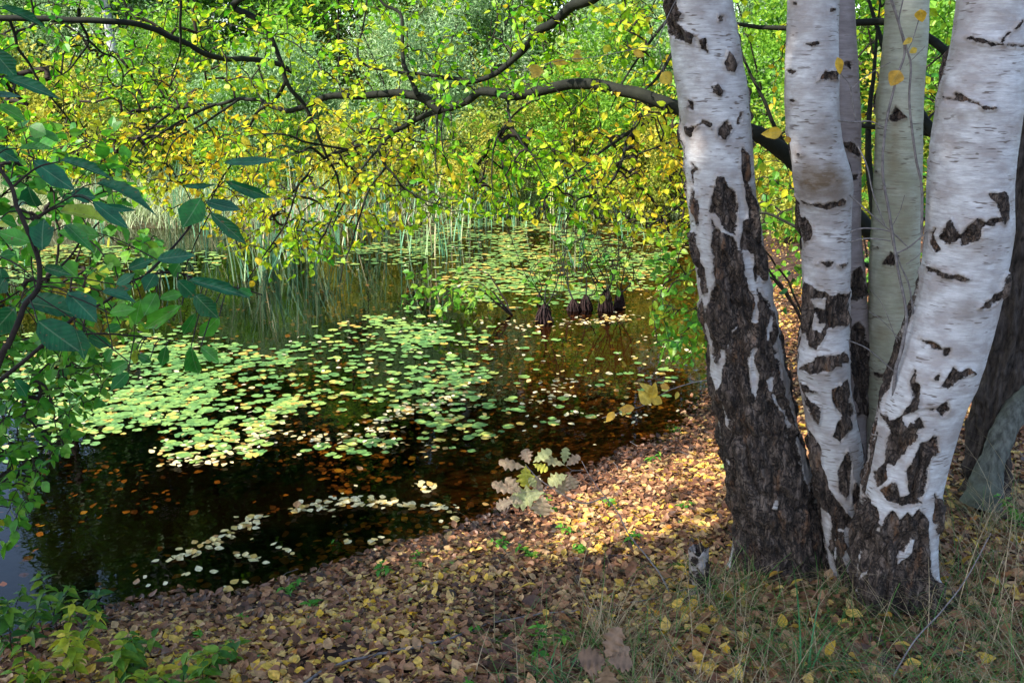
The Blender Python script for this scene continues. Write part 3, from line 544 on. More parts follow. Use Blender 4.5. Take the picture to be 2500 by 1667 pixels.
# main limb
limb(pl([(2475,900),(2400,800),(2258,672),(2115,556),(1925,385),(1833,325),(1740,292),(1653,264),(1565,230),(1489,212),(1412,208),(1336,218),(1252,233),(1213,226),(1175,222),(1144,245),(1106,260),(1076,268),(1037,283),(972,314),(915,340),(850,363),(796,384),(724,458),(673,527)], [Y6, 4.1, 4.5, 4.8, 5.1, 5.4], 6), .040, .006, 14)
limb(pl([(1080,266),(1030,237),(991,230),(953,228),(877,235),(800,237),(764,251),(709,271),(673,262),(633,247),(582,244),(527,255),(436,262),(345,269)], [4.95, 5.2, 5.6]), .024, .006)
limb(pl([(1022,232),(1005,190),(984,153),(980,77),(974,38),(930,0),(900,-80),(880,-180)], [4.97, 5.2]), .013, .005, 8)
limb(pl([(2500,120),(2300,-100),(2000,-180),(1700,-140),(1520,-60),(1443,0),(1397,15),(1355,54),(1317,73),(1294,103),(1271,130),(1221,172),(1183,191),(1144,203),(1106,207),(1072,230)], [Y6, 4.2, 4.6, 4.85, 4.95]), .034, .007, 10)
limb(pl([(1144,199),(1087,189),(1030,180),(953,176),(880,153),(873,115),(892,38),(900,-40)], [4.9, 5.1]), .010, .004, 7)
limb(pl([(1900,-150),(1400,-180),(900,-120),(582,0),(625,44),(665,102),(698,193),(738,255),(767,309),(796,378),(830,470),(800,560)], [4.5, 4.7, 4.8, 4.9]), .02, .004, 8)
limb(pl([(694,204),(665,251),(633,269),(611,309),(578,382),(540,440),(500,520)], [4.85, 5.0]), .010, .003, 7)
limb(pl([(-300,60),(0,47),(145,47),(254,51),(327,58),(382,75),(444,104),(509,135),(553,147),(647,147),(720,180)][::-1], [4.85, 4.2, 3.9, 3.8]), .012, .011, 8)
for pts, r in [([(193,22),(196,58),(215,98),(196,135),(160,178),(120,191)], .007), ([(215,98),(251,124),(287,145),(300,182),(298,218)], .005), ([(22,51),(44,109),(73,156),(116,225),(156,276),(182,320),(218,349)], .007), ([(444,0),(440,104),(430,150),(410,220)], .006)]:
    limb(pl(pts, [3.95, 4.2]), r, .002, 6)
for pts, r in [([(1240,245),(1244,283),(1267,344),(1301,386),(1347,463)], .007), ([(1064,283),(1066,383),(1068,440)], .005), ([(1083,279),(1074,314),(1081,363),(1095,413)], .005), ([(1240,298),(1209,344),(1200,402),(1202,478)], .005),
  ([(972,314),(930,352),(926,371),(953,417),(991,459),(1037,490),(1106,509)], .009), ([(930,356),(877,421),(838,497),(811,555)], .006), ([(942,409),(903,459),(877,528),(857,597),(838,645),(829,691)], .006),
  ([(1700,-20),(1623,57),(1584,107),(1527,191),(1490,270)], .010), ([(1660,80),(1638,134),(1604,191),(1558,237),(1550,275)], .011), ([(1640,255),(1584,260),(1558,295),(1535,333),(1516,398),(1489,448),(1451,474),(1408,490),(1393,517),(1378,551),(1382,582)], .010),
  ([(1760,262),(1650,272),(1565,306),(1500,348),(1451,383),(1408,421),(1366,448),(1332,482),(1328,517),(1340,543)], .010), ([(1800,310),(1700,330),(1600,360),(1500,400),(1420,440)], .006), ([(436,262),(385,300),(330,350),(300,420)], .007), ([(527,255),(450,290),(360,350),(310,410)], .008), ([(582,244),(500,300),(430,340),(400,400)], .006), ([(724,458),(700,540),(660,600),(600,690)], .006), ([(850,363),(760,350),(700,330),(620,330),(560,345)], .007), ([(796,384),(760,360),(727,375),(690,357),(655,375)], .007), ([(480,80),(560,60),(700,100),(780,150)], .004)]:
    limb(pl(pts, [4.72, 4.55, 4.5]), r, .0025, 6)
# stems behind the birches at the right
for pts, ys, r in [([(2440,500),(2260,300),(2160,120),(2100,-80)], [4.1, 4.4], .03), ([(2440,420),(2300,330),(2115,310),(2000,290),(1880,340)], [4.1, 4.6], .018), ([(2400,200),(2200,60),(1950,70),(1800,60),(1700,20)], [4.1, 4.5], .02), ([(2150,590),(2120,400),(2130,200),(2150,0)], [4.35, 4.5], .022), ([(1950,400),(1900,330),(1860,230),(1820,150),(1800,80)], [4.6, 4.7], .012), ([(2300,700),(2100,640),(1960,560),(1850,520),(1780,560)], [4.3, 4.8], .012)]:
    limb(pl(pts, ys), r, .004, 8)
def band(n, x0, x1, lo, hi, rng):
    x = rng.uniform(x0, x1, n); y = np.interp(x, *lo)+(np.interp(x, *hi)-np.interp(x, *lo))*rng.random(n); return x, y
hiE = ([-300, 0, 250, 500, 620, 760, 900, 1000, 1150, 1300, 1500, 1680, 2300], [420, 430, 450, 560, 690, 670, 590, 560, 530, 545, 570, 610, 520])
x, y = band(3500, -350, 1750, ([-400, 2500], [-520, -520]), hiE, rng)
keep = rng.random(len(x)) < np.where(y > 520, .75, np.where(y < 0, .3, 1.)); x, y = x[keep], y[keep]
yy = np.interp(x, [-300, 300, 900, 1700], [4.4, 4.9, 5.0, 4.7])+rng.normal(0, .45, len(x)); T1 = at(x, y, np.clip(yy, 3.7, 6.3))
x, y = rng.uniform(-100, 1700, 1500), rng.uniform(330, 640, 1500); k = y < np.interp(x, *hiE); x, y = x[k], y[k]; T1 = np.vstack([T1, at(x, y, rng.uniform(4.4, 6.2, len(x)))])
x, y = band(420, 1740, 2480, ([0, 2500], [-300, -300]), ([1700, 2500], [600, 420]), rng); T2 = at(x, y, rng.uniform(4.2, 5.6, len(x)))
AT, LP, LA = grow([l for l in limbs], np.vstack([T1, T2]), rng, leafgap=.024)
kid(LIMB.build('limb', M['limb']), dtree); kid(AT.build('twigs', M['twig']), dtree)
PXl, PYl, _ = proj(LP)
k = (PXl < 1760) | (rng.random(len(LP)) < .55); k &= ~((PYl > 560) & (rng.random(len(LP)) < .2)); LP, LA, PXl, PYl = LP[k], LA[k], PXl[k], PYl[k]
yel = .33+.10*np.clip((PYl-150)/250, -1, 1)-.08*(PXl < 400)+1.1*(fbm(LP, 1.1, 3)-.5)+.25*np.clip(1-np.abs(LP[:, 2]-1.9)/.9, 0, 1)+rng.normal(0, .17, len(LP))+.12*(LP[:, 0] > -.8)
leaves('foliage', LP, LA, .034, M['canopy'], LT, rng, yel, dtree, .5)
print('canopy leaves', len(LP))
# ---------------------------------------------------------------- big leaved sapling at the left
rng = np.random.default_rng(21)
def q4(x, y): return (x/2.6133, 500+y/2.6133)
def q1(x, y): return (x/2.75, y/2.75)
sap = thing('sapling', 'large leaved sapling, green leaves painted teal with sky sheen, close at the left edge', 'sapling', None, (-1.3, 1.7, float(gz(-1.3, 1.7))))
SA = Acc(); stems = []
def stem(pts, ys, r0, r1, n=8): P = pl(pts, ys, 8); stems.append(P); SA.tube(P, np.linspace(r0, r1, len(P)), n, .5)
stem([(-260,1700),(-120,1200),(0,879),(19,844),(46,783),(60,745),(84,718),(96,691),(94,634),(73,577),(50,523),(40,502),(29,458),(0,411),(-40,330),(-60,200)], [1.6, 1.65, 1.7], .006, .003)
stem([(-200,1300),(-60,990),(0,929),(57,883),(115,833),(190,770),(260,735),(300,699),(356,672)], [1.75, 1.8], .005, .0018)
stem([(96,691),(145,653),(180,615),(210,560)], [1.7, 1.72], .003, .0015, 6)
stem([(356,672),(402,626),(452,569),(497,508)], [1.8, 1.9], .003, .0015, 6)
stem([(40,502),(70,535),(130,505),(175,480)], [1.68, 1.7], .0025, .0012, 6)
stem([(29,458),(90,410),(145,395)], [1.68, 1.7], .0025, .0012, 6)
stem([(356,672),(430,665),(500,690),(590,705),(640,720)], [1.8, 1.85], .0025, .0012, 6)
stem([(115,833),(220,815),(330,820),(450,835)], [1.8, 1.85], .0025, .0012, 6)
kid(SA.build('stem', M['twig']), sap)
SL = [(q1,215,1075,470,1270,120,0),(q1,400,1080,705,1130,48,0),(q1,640,1235,1000,1310,62,0),(q1,470,1300,640,1320,85,0),(q1,620,1350,835,1530,90,0),(q1,400,1420,670,1430,95,4),(q1,1500,1090,1870,1095,60,0),(q1,1510,1215,1800,1330,62,1),(q1,1380,1350,1600,1430,110,1),(q1,1350,1330,1240,1530,135,2),(q1,1410,1430,1640,1620,75,1),
(q1,-60,330,95,500,110,1),(q1,20,515,370,630,60,0),(q1,-80,620,140,670,50,0),(q1,-20,705,165,790,65,3),(q1,0,45,290,150,55,1),(q1,-40,980,100,1070,75,0),(q1,190,1250,225,1415,110,1),(q1,180,1370,40,1385,70,2),(q1,265,1470,230,1600,95,2),(q1,120,1000,340,980,40,2),(q1,640,1380,900,1410,40,0),(q1,1230,1245,1420,1250,30,0),
(q4,640,200,380,160,100,3),(q4,270,290,262,95,125,1),(q4,195,240,0,190,90,3),(q4,130,620,460,640,120,1),(q4,430,560,605,720,135,0),(q4,240,740,485,930,175,1),(q4,100,650,-40,820,125,1),(q4,1000,350,1225,315,75,0),(q4,820,410,945,350,62,0),(q4,990,440,930,530,85,1),(q4,1150,370,1080,465,80,2),(q4,1130,480,1250,590,85,1),(q4,1240,570,1375,715,105,1),
(q4,1200,480,1530,545,62,0),(q4,1520,540,1610,575,50,2),(q4,850,520,720,560,60,0),(q4,900,600,860,740,90,3),(q4,1000,560,925,705,90,3),(q4,1160,640,900,790,80,3),(q4,1400,710,1275,850,80,3),(q4,1250,690,1165,835,60,2),(q4,1220,900,1245,1110,85,2),(q4,1280,905,1390,985,75,3),(q4,1060,900,1030,1030,60,2),(q4,820,1000,700,1065,72,2),(q4,820,1065,710,1185,68,2),(q4,720,920,655,1000,65,2),(q4,870,920,862,1000,48,4),
(q4,95,1115,185,1215,75,1),(q4,770,770,680,800,55,2),(q4,1020,600,1165,560,55,3),(q4,960,980,890,1010,40,2),(q4,480,790,545,960,85,1),(q4,650,550,840,590,60,0),(q4,740,510,860,440,52,0),(q4,280,400,410,430,62,1),(q4,600,600,690,645,65,3),(q4,700,690,850,660,70,3),(q4,560,840,700,900,70,1),(q4,0,330,90,310,60,2),(q4,0,400,20,520,80,1),(q4,30,470,-30,560,90,1),(q4,880,960,960,1000,50,2),(q4,420,130,560,250,70,2),(q4,380,370,500,450,110,3),(q4,300,500,350,540,60,3),(q4,0,90,120,120,70,2),(q4,120,60,30,140,60,4)]
pos, axs, nrm, sz, rd = [], [], [], [], []
for fn, x0, y0, x1, y1, w, tone in SL:
    a = np.array(fn(x0, y0)); b_ = np.array(fn(x1, y1)); sc_ = 2.75 if fn is q1 else 2.6133; w = w/sc_; Yd = 1.55+.25*rng.random(); dY = rng.normal(0, .018)
    A_ = at(a[0], a[1], Yd); B_ = at(b_[0], b_[1], Yd+dY); d = B_-A_; L_ = np.linalg.norm(d); ww = w*Yd*1.0/FPX*1.0
    view = A_-np.array([0, 0, CAMZ]); view /= np.linalg.norm(view); up = np.array([0, 0, 1.])
    ndir = -view+rng.normal(0, .25, 3); ndir[2] += .35
    pos.append(A_); axs.append(d); nrm.append(ndir); sz.append([ww/.72*1.28, L_*1.08, L_]); rd.append([.05, .28, .55, .78, .97][tone]+rng.normal(0, .04))
pos, axs, nrm, sz, rd = map(np.array, (pos, axs, nrm, sz, rd)); LF = [leafT(.36, .10, .18, .12, .55), leafT(.36, .18, .32, -.15, .6), leafT(.36, .05, -.16, -.2, .5), leafT(.33, .14, .4, .2, .62)]
V, F, A = scatter(LF, pos, basis(axs, nrm), sz, np.clip(rd, 0, 1), rng); kid(mesh('foliage', V, F, M['sallow'], None, {'rnd': A, 'lx': np.concatenate(LX), 'ly': np.concatenate(LY)}, True), sap)
petA = Acc()
allst = np.vstack(stems)
for p_ in pos:
    k = int(np.argmin(np.sum((allst-p_)**2, 1))); q = allst[k]
    if np.linalg.norm(q-p_) < .28: petA.tube(spline(np.array([q, (p_+q)/2+[0, 0, .006], p_]), 3), .0011, 5)
kid(petA.build('leafstalk', M['twig']), sap)
# ---------------------------------------------------------------- bushes at the left bank
def bushgrow(name, label, root, ends, targets, mat, size, seed, tones, Yj=.0, leafgap=.035, up=1., cat='bush', lt=None, nj=.5):
    rng = np.random.default_rng(seed); o = thing(name, label, cat, None, root); A = Acc(); ps = []
    for e in ends:
        a = np.array(root, float); e = np.array(e, float); mid = (a+e)/2+np.array([0, 0, .25*np.linalg.norm((e-a)[:2])]); P = spline(np.array([a, mid, e]), 10); P = P+(fbm(P, 7, 2)[:, None]-.5)*.04
        A.tube(P, np.linspace(.010, .003, len(P)), 7); ps.append((P, .01))
    B_, LP, LA = grow(ps, targets, rng, leafgap=leafgap); kid(A.build('stem', M['twig']), o); kid(B_.build('twigs', M['twig']), o)
    leaves('foliage', LP, LA, size, M[mat], lt or LT, rng, tones[0]+rng.normal(0, tones[1], len(LP))+.5*(fbm(LP, 2, 2)-.5), o, nj, .25, up); return o
gzf = lambda x, y: float(gz(x, y))
x, y = rng.uniform(-260, 300, 760), rng.uniform(840, 1330, 760); k = (x < 60+(1270-y)*.62) & (x < 295) & (y > 1000-(300-x)*1.1-60); x, y = x[k], y[k]
bushgrow('leafy_bush', 'low green bush spreading over the water at the lower left', (-2.6, 2.9, gzf(-2.6, 2.9)), [at(-100, 900, 3.2), at(60, 1000, 3.3), at(150, 1080, 3.4), at(-60, 1150, 3.2)], at(x, y, rng.uniform(2.95, 3.6, len(x))), 'bush', .038, 5, (.55, .16), leafgap=.028)
x, y = rng.uniform(-260, 420, 330), rng.uniform(300, 900, 330); k = (x < 420-(np.abs(y-620))*.4) ; x, y = x[k], y[k]
bushgrow('leafy_bush', 'taller green bush behind the large leaved sapling at the left', (-2.9, 3.4, gzf(-2.9, 3.4)), [at(-150, 600, 3.4), at(0, 500, 3.4), at(60, 700, 3.5), at(-120, 400, 3.6)], at(x, y, rng.uniform(2.8, 4.0, len(x))), 'bush', .048, 6, (.5, .18))
# hanging shrub beside the dark birch, on the right bank
x, y = rng.uniform(1590, 1800, 160), rng.uniform(560, 900, 160); k = (x > 1560+np.abs(y-700)*.25); x, y = x[k], y[k]
bushgrow('leafy_bush', 'yellowish green shrub hanging over the water left of the dark birch', (2.35, 7.4, gzf(2.35, 7.4)), [at(1700, 600, 6.6), at(1640, 680, 6.4), at(1680, 760, 6.2), at(1660, 820, 6.0)], at(x, y, rng.uniform(5.8, 6.8, len(x))), 'bush', .055, 7, (.68, .15), leafgap=.04, nj=.6)
x, y = rng.uniform(1740, 2280, 260), rng.uniform(330, 700, 260)
bushgrow('leafy_bush', 'yellow green bush seen between the birch trunks', (3.2, 8.6, gzf(3.2, 8.6)), [at(1820, 500, 7.6), at(1900, 450, 8), at(2050, 450, 8), at(2200, 480, 8)], at(x, y, rng.uniform(6.8, 9.2, len(x))), 'bush', .065, 8, (.72, .15), leafgap=.05)
x, y = rng.uniform(1900, 2800, 200), rng.uniform(100, 950, 200); 
bushgrow('leafy_bush', 'dark twiggy bush behind the right hand trunks', (3.6, 6.2, gzf(3.6, 6.2)), [at(2100, 400, 6), at(2300, 300, 6), at(2500, 500, 6), at(2300, 700, 6)], at(x, y, rng.uniform(5.0, 7.0, len(x))), 'bush', .045, 9, (.2, .15), leafgap=.12)
# little shrub in the water left of the root stools
x = rng.normal(1110, 65, 60); y = rng.normal(725, 32, 60); base_ = on_z(1250, 770, 0)
bushgrow('leafy_bush', 'low yellow green shrub leaning over the open water, left of the dark root stools', tuple(base_), [at(1060, 725, base_[1]-.1), at(1120, 690, base_[1]), at(1190, 740, base_[1]-.15), at(1160, 650, base_[1]+.2)], at(x, y, base_[1]+rng.normal(0, .25, 60)), 'bush', .07, 10, (.72, .12), leafgap=.06)
# ---------------------------------------------------------------- alder stools standing in the water
wrd = ['tallest dark root stool, a pair of shaggy lumps', 'root stool with the longest leaning stem, nearest the open water', 'small reddish root stool between two larger ones', 'round dark root stool behind the small one', 'rightmost dark root stool with a curved bare stem', 'low root stump at the left end of the row']
for i, (px, py, w, h, st_) in enumerate([(1480, 762, 38, 62, [(1440, 560), (1455, 640), (1500, 640), (1510, 520), (1395, 470)]), (1330, 790, 46, 52, [(1300, 690), (1385, 600), (1400, 560)]), (1400, 762, 34, 32, [(1385, 660), (1380, 600)]), (1430, 760, 34, 42, [(1425, 640), (1405, 560)]), (1512, 755, 26, 48, [(1545, 640), (1545, 560), (1490, 660)]), (1315, 740, 16, 22, [(1290, 650)])]):
    c = on_z(px, py, -.02); k_ = c[1]*1.03/FPX; W_, H_ = .8*w*k_/2, .82*h*k_; o = thing('root_stool', wrd[i]+' in the pond', 'root stool', 'shaggy root stools standing in the pond', tuple(map(float, c)))
    TH, ZZ = np.meshgrid(np.arange(48)*2*np.pi/48, np.linspace(-.08, 1, 40)); rr = .85*W_*(1.0-.70*np.clip(ZZ, 0, 1)**1.2)*(.35+1.2*fbm(np.stack([np.cos(TH)*2+i*7, np.sin(TH)*2, ZZ*.9], -1), 2.4, 4))
    P = np.stack([c[0]+rr*np.cos(TH), c[1]+rr*np.sin(TH), ZZ*H_], -1); ii = np.arange(39)[:, None]*48; j = np.arange(48)[None]; k = (j+1) % 48
    kid(mesh('root_mass', P, np.stack([ii+j, ii+k, ii+48+k, ii+48+j], -1).reshape(-1, 4), M['root'], None, None, True), o); A = Acc()
    for q in range(60):
        a = rng.random()*6.28; hh = rng.uniform(.5, 1.05); k1, k2 = rng.uniform(.55, 1.15), rng.uniform(.75, 1.5); A.tube(spline(np.array([[c[0]+.3*W_*math.cos(a), c[1]+.3*W_*math.sin(a), H_*hh], [c[0]+k1*W_*math.cos(a+.3), c[1]+k1*W_*math.sin(a+.3), H_*hh*.55], [c[0]+k2*W_*math.cos(a+.5), c[1]+k2*W_*math.sin(a+.5), -.03]]), 5), rng.uniform(.003, .008), 4)
    kid(A.build('rootlets', M['root']), o); A = Acc(); LPs = []
    for (ex, ey) in st_:
        e = at(ex, ey, c[1]+rng.normal(0, .25)); P = spline(np.array([[c[0], c[1], H_*.8], (c+e)/2+rng.normal(0, .05, 3), e]), 8); A.tube(P, np.linspace(.008, .003, len(P)), 6); LPs.append(P[10:]+rng.normal(0, .06, P[10:].shape)); 
        for _ in range(3): 
            s_ = P[int(rng.integers(5, len(P)))]; A.tube(spline(np.array([s_, s_+rng.normal(0, .12, 3)+[0, 0, .12], s_+rng.normal(0, .2, 3)+[0, 0, .3]]), 4), .003, 4)
    kid(A.build('stem', M['limb']), o); LPs = np.vstack(LPs); leaves('foliage', LPs, rng.normal(0, .6, LPs.shape), .07, M['bush'], LT, rng, .7+rng.normal(0, .15, len(LPs)), o)
# ---------------------------------------------------------------- reeds
def bladeT(n=8, w=.5, bend=.3):
    V = []; F = []
    for i in range(n+1):
        t = i/n; ww = w*(1-t**2.2)*.5+.02*w; V += [(-ww, bend*t*t*.0, t), (ww, 0, t)]; V[-1] = (ww, bend*t**2.4, t*(1-.25*bend*t*t)); V[-2] = (-ww, bend*t**2.4, t*(1-.25*bend*t*t))
    for i in range(n): a = 2*i; F += [(a, a+1, a+3), (a, a+3, a+2)]
    return np.array(V, float), np.array(F)
BT = [bladeT(8, 1, .08), bladeT(8, 1, .3), bladeT(8, 1, .6), bladeT(8, 1, 1.1)]
def Rz(a, tx=0, ty=0):
    c, s = np.cos(a), np.sin(a); B = np.zeros((len(a), 3, 3)); B[:, 0, 0] = c; B[:, 0, 1] = -s; B[:, 1, 0] = s; B[:, 1, 1] = c; B[:, 2, 2] = 1
    if np.ndim(tx): B[:, 0, 2] = -s*tx; B[:, 1, 2] = c*tx; B[:, :, 2] /= np.linalg.norm(B[:, :, 2], axis=1, keepdims=True)
    return B
def blades(name, pos, hgt, wid, mat, tp, rng, tilt=.15, rnd=None):
    n = len(pos); a = rng.random(n)*6.283; B = Rz(a, np.abs(rng.normal(0, tilt, n))); S = np.stack([wid*np.ones(n), hgt, hgt], 1)
    V, F, A = scatter(tp, pos, B, S, rng.random(n) if rnd is None else rnd, rng); return mesh(name, V, F, mat, None, {'rnd': A}, True)
rng = np.random.default_rng(5)
for i, (px, py, n, h) in enumerate([(440, 560, 22, 1.5), (610, 690, 14, .9), (655, 665, 26, 1.55), (700, 640, 26, 1.5), (765, 640, 30, 1.6), (820, 605, 16, 1.3), (880, 590, 16, 1.2), (990, 625, 12, 1.2), (1065, 630, 14, 1.25), (1110, 590, 12, 1.0), (1170, 560, 14, 1.1), (1255, 560, 12, 1.0), (40, 660, 14, .9), (400, 715, 9, .9), (520, 580, 22, 1.4), (1405, 660, 7, .8), (1530, 590, 8, .8), (240, 600, 12, 1.0), (930, 560, 20, 1.4), (1370, 570, 14, 1.1)]):
    c = on_z(px, py, -.03); o_ = blades('reed_clump', c+np.stack([rng.normal(0, .10, n), rng.normal(0, .10, n), np.zeros(n)], 1), h*rng.uniform(.55, 1.05, n), .016, M['reed'], BT[:2]+BT[:1]+BT[:3], rng, .17)
    where = 'standing in the pond' 
    rl = ['tall blue green reeds at the left end of the reed belt', 'short reeds in open water before the tall left reeds', 'dense tall reeds at the left edge of the open water', 'tall reeds right of the densest clump', 'widest reed clump beside the open water', 'medium reeds behind the open water', 'reeds on the back edge of the open water', 'thin upright reeds among pads, right of the open water', 'leaning reed clump among pads, below the drooping twigs', 'short reeds behind the leaning clump', 'reeds among the far pads near the centre', 'short reeds right of the centre, among far pads', 'reeds by the left edge of the photo, in the pads', 'low reeds in the shaded water at the left', 'tall reeds behind the far left pads', 'small reed sprig beside the root stools', 'low reeds behind the root stools', 'sparse reeds standing in the left pads', 'tall reeds furthest back behind the open water', 'far reeds above the root stools'][i]
    tag(o_, rl, 'reed clump', 'reed clumps along the far side of the pond')
# dry sedge on the far bank
N_ = 20000; x = rng.uniform(-14, 9, N_); y = 14.6+rng.gamma(2, 1.1, N_); k = shore(x, y) > -.25; x, y = x[k], y[k]; hs = rng.uniform(.2, .55, len(x))
tag(blades('dry_sedge', np.stack([x, y, gz(x, y)-.02], 1), hs, .014, M['dry'], BT[1:], rng, .4, np.clip(fbm(np.stack([x, y, 0*x], 1), .6, 2)*1.4-.2+rng.normal(0, .15, len(x)), 0, 1)), 'pale dry sedge along the far bank', 'sedge', kind='stuff')
# ---------------------------------------------------------------- far bushes
rng = np.random.default_rng(8)
def cloud(n, rad, rng, clumps=26, cs=.32, shell=.75):
    u = rng.normal(0, 1, (clumps, 3)); u /= np.linalg.norm(u, axis=1, keepdims=True); u *= (shell+(1-shell)*rng.random((clumps, 1)))*rng.uniform(.55, 1, (clumps, 1))**.5
    p = u[rng.integers(0, clumps, n)]*rad+rng.normal(0, cs, (n, 3))*np.array(rad)*.55; return p
def fbush(name, mat, rad, n, size, rng, lt, stemmat='twig', seed=0):
    o = thing(name, '', 'bush'); A = Acc()
    for q in range(9):
        a = q*.7+seed; e = np.array([rad[0]*.7*math.cos(a), rad[1]*.7*math.sin(a), rad[2]*rng.uniform(1.1, 1.8)]); A.tube(spline(np.array([[.1*math.cos(a), .1*math.sin(a), -.15], e*[.35, .35, .5], e]), 6), np.linspace(.03, .008, 13), 5)
    s = A.build('stem', M[stemmat]); s.parent = o
    P = cloud(n, rad, rng, 34, .26)+[0, 0, rad[2]*.95]; P = P[P[:, 2] > .02]; ax = rng.normal(0, .6, (len(P), 3)); ax[:, 2] += .1; out = P/np.array(rad)-[0, 0, .95]
    l = leaves('foliage', P, ax+out*.5, size, M[mat], lt, rng, fbm(P, 1.6, 2)*1.1-.05+rng.normal(0, .14, len(P)), None, .6); l.parent = o; return o
NB = [leafS(.16, .03, .2), leafS(.2, .05, .1)]
bw1 = fbush('willow_bush', 'willow', (1.5, 1.1, 1.25), 17000, .075, rng, NB); bw2 = fbush('willow_bush', 'willow', (1.2, 1.0, 1.6), 17000, .07, rng, NB, seed=2)
by = fbush('yellowing_bush', 'yellowbush', (1.4, 1.1, 1.2), 13000, .065, rng, LS); bg1 = fbush('green_bush', 'greenbush', (1.5, 1.2, 1.4), 12000, .075, rng, LS, seed=1)
PL = [(bw1, 700, 17.5, 1.), (bw2, 1010, 17.2, 1.), (by, 1330, 17.9, 1.), (bg1, 500, 18.2, 1.), (by, 900, 16.4, .75), (by, 1160, 16.5, .7), (bg1, 1400, 16.6, .8), (bg1, 640, 16.8, .7), (by, 1560, 16.3, .7), (by, 240, 17.3, 1.), (by, 40, 18.0, 1.1), (bg1, -180, 17.6, 1.2), (bw2, 420, 20.0, 1.25), (bg1, 850, 20.2, 1.4), (bw2, 1180, 20.6, 1.3), (bg1, 1520, 18.0, 1.), (by, 1700, 16.6, .9), (bg1, 1880, 15.5, 1.1), (bw1, 1560, 21, 1.4), (bg1, 620, 22.5, 1.6), (by, 960, 23, 1.6), (bg1, 1350, 23.5, 1.6), (bw2, 130, 21, 1.3), (bg1, 2150, 14, 1.2), (by, 2350, 12, 1.), (bg1, 2600, 11.5, 1.3), (bw1, 1850, 19, 1.4), (bg1, 250, 24, 1.7), (bw2, 780, 25.5, 1.9), (bg1, 1150, 26, 1.9), (by, 1500, 26, 1.8), (bg1, -100, 23, 1.6), (by, 1990, 12.5, .8)]
names = {bw1: 'grey green willow bush', bw2: 'upright grey green willow bush', by: 'yellowing bush', bg1: 'mid green bush'}
def horiz(px): return 'far left' if px < 120 else 'upper left corner' if px < 350 else 'left' if px < 550 else 'left of centre' if px < 900 else 'centre' if px < 1060 else 'just right of centre' if px < 1300 else 'right of centre' if px < 1650 else 'just right of the dark birch' if px < 1870 else 'between the birches' if px < 2100 else 'behind the thick birch' if px < 2300 else 'behind the right edge trees' if px < 2500 else 'past the right edge'
used = set(); seenl = {}
for (b_, px, Y_, s) in PL:
    rowd = 'nearest beyond the pond' if Y_ < 18.5 else 'second row beyond the pond' if Y_ < 22 else 'back row beyond the pond'
    x_ = (px-1250)/FPX*Y_*1.02; l = ('small ' if s < .85 else '')+'%s %s, %s' % (names[b_], rowd, horiz(px)); loc = (x_, Y_, gzf(x_, Y_)-.05)
    if b_ not in used: b_.location = loc; b_.scale = (s, s, s); b_['label'] = l; b_['group'] = 'bushes on the far bank'; used.add(b_)
    else: copy_tree(b_, l, loc, rng.random()*6.28, s*rng.uniform(.95, 1.05))
# ---------------------------------------------------------------- tall trees behind
def ftree(name, mat, tm, H, rad, n, size, rng, r0=.13, low=.3):
    o = thing(name, '', 'tree'); A = Acc(); z = np.linspace(-.2, H*.93, 16); P = np.stack([.12*np.sin(z*.5+rng.random()*6), .12*np.cos(z*.4), z], 1)-[0, .12, 0]; A.tube(P, np.linspace(r0, .03, 16), 12); t_ = A.build('trunk', M[tm]); t_.parent = o; B_ = Acc()
    for q in range(22):
        zz = H*rng.uniform(low, .9); a = rng.random()*6.28; L_ = rad*rng.uniform(.5, .95)*(1-.5*(zz/H-low)); s_ = np.array([0, 0, zz]); e = s_+[L_*math.cos(a), L_*math.sin(a), L_*.4]; B_.tube(spline(np.array([s_, (s_+e)/2+[0, 0, .15], e]), 4), np.linspace(.035, .008, 9), 5)
    b__ = B_.build('limbs', M[tm]); b__.parent = o
    R_ = np.array([rad, rad, H*(1-low)*.52]); P = cloud(n, R_, rng, 46, .2, .45)+[0, 0, H*(low+(1-low)*.5)]; ax = rng.normal(0, .7, (len(P), 3)); ax[:, 2] -= .3
    l = leaves('crown', P, ax, size, M[mat], LS, rng, fbm(P, .8, 2)+rng.normal(0, .15, len(P))-.1, None, .8); l.parent = o; return o
tr = [ftree('birch_tree', 'crown', 'ptrunk', 12, 2.0, 11000, .15, rng, .14, .3), ftree('alder_tree', 'crown', 'dtrunk', 13, 2.3, 14000, .17, rng, .17, .12), ftree('alder_tree', 'greenbush', 'dtrunk', 11, 2.2, 14000, .15, rng, .15, .1)]
TL = [(0, 325, 19.5, .80), (1, 150, 22, .86), (1, 560, 26, 1.1), (0, 1120, 23.5, 1.), (0, 1272, 23, 1.05), (0, 1440, 24, 1.), (1, 800, 27, 1.15), (2, 960, 28, 1.3), (1, 1230, 28, 1.2), (2, 1560, 27, 1.3), (1, 1800, 22, 1.1), (2, 2050, 18, 1.1), (1, 2300, 16, 1.), (2, 2600, 13, 1.), (1, 430, 28, 1.2), (1, 500, 21.5, .95), (0, 2150, 19, 1.), (1, 1950, 26, 1.3), (1, 1060, 31, 1.3), (1, 700, 32, 1.35), (2, 1400, 31, 1.4)]
tn = ['pale trunked birch', 'dark tall alder', 'leafy tall tree']; tcount = {}; usedt = set()
for (ti, px, Y_, s) in TL:
    x_ = (px-1250)/FPX*Y_*1.02; l = '%s above the far bushes, %s, %s' % (tn[ti], horiz(px), 'nearer row' if Y_ < 25 else 'further row'); loc = (x_, Y_, gzf(x_, Y_)-.1)
    if ti not in usedt: tr[ti].location = loc; tr[ti].scale = (s,)*3; tr[ti]['label'] = l; tr[ti]['group'] = 'tall trees behind the pond'; usedt.add(ti)
    else: copy_tree(tr[ti], l, loc, rng.random()*6.28, s)
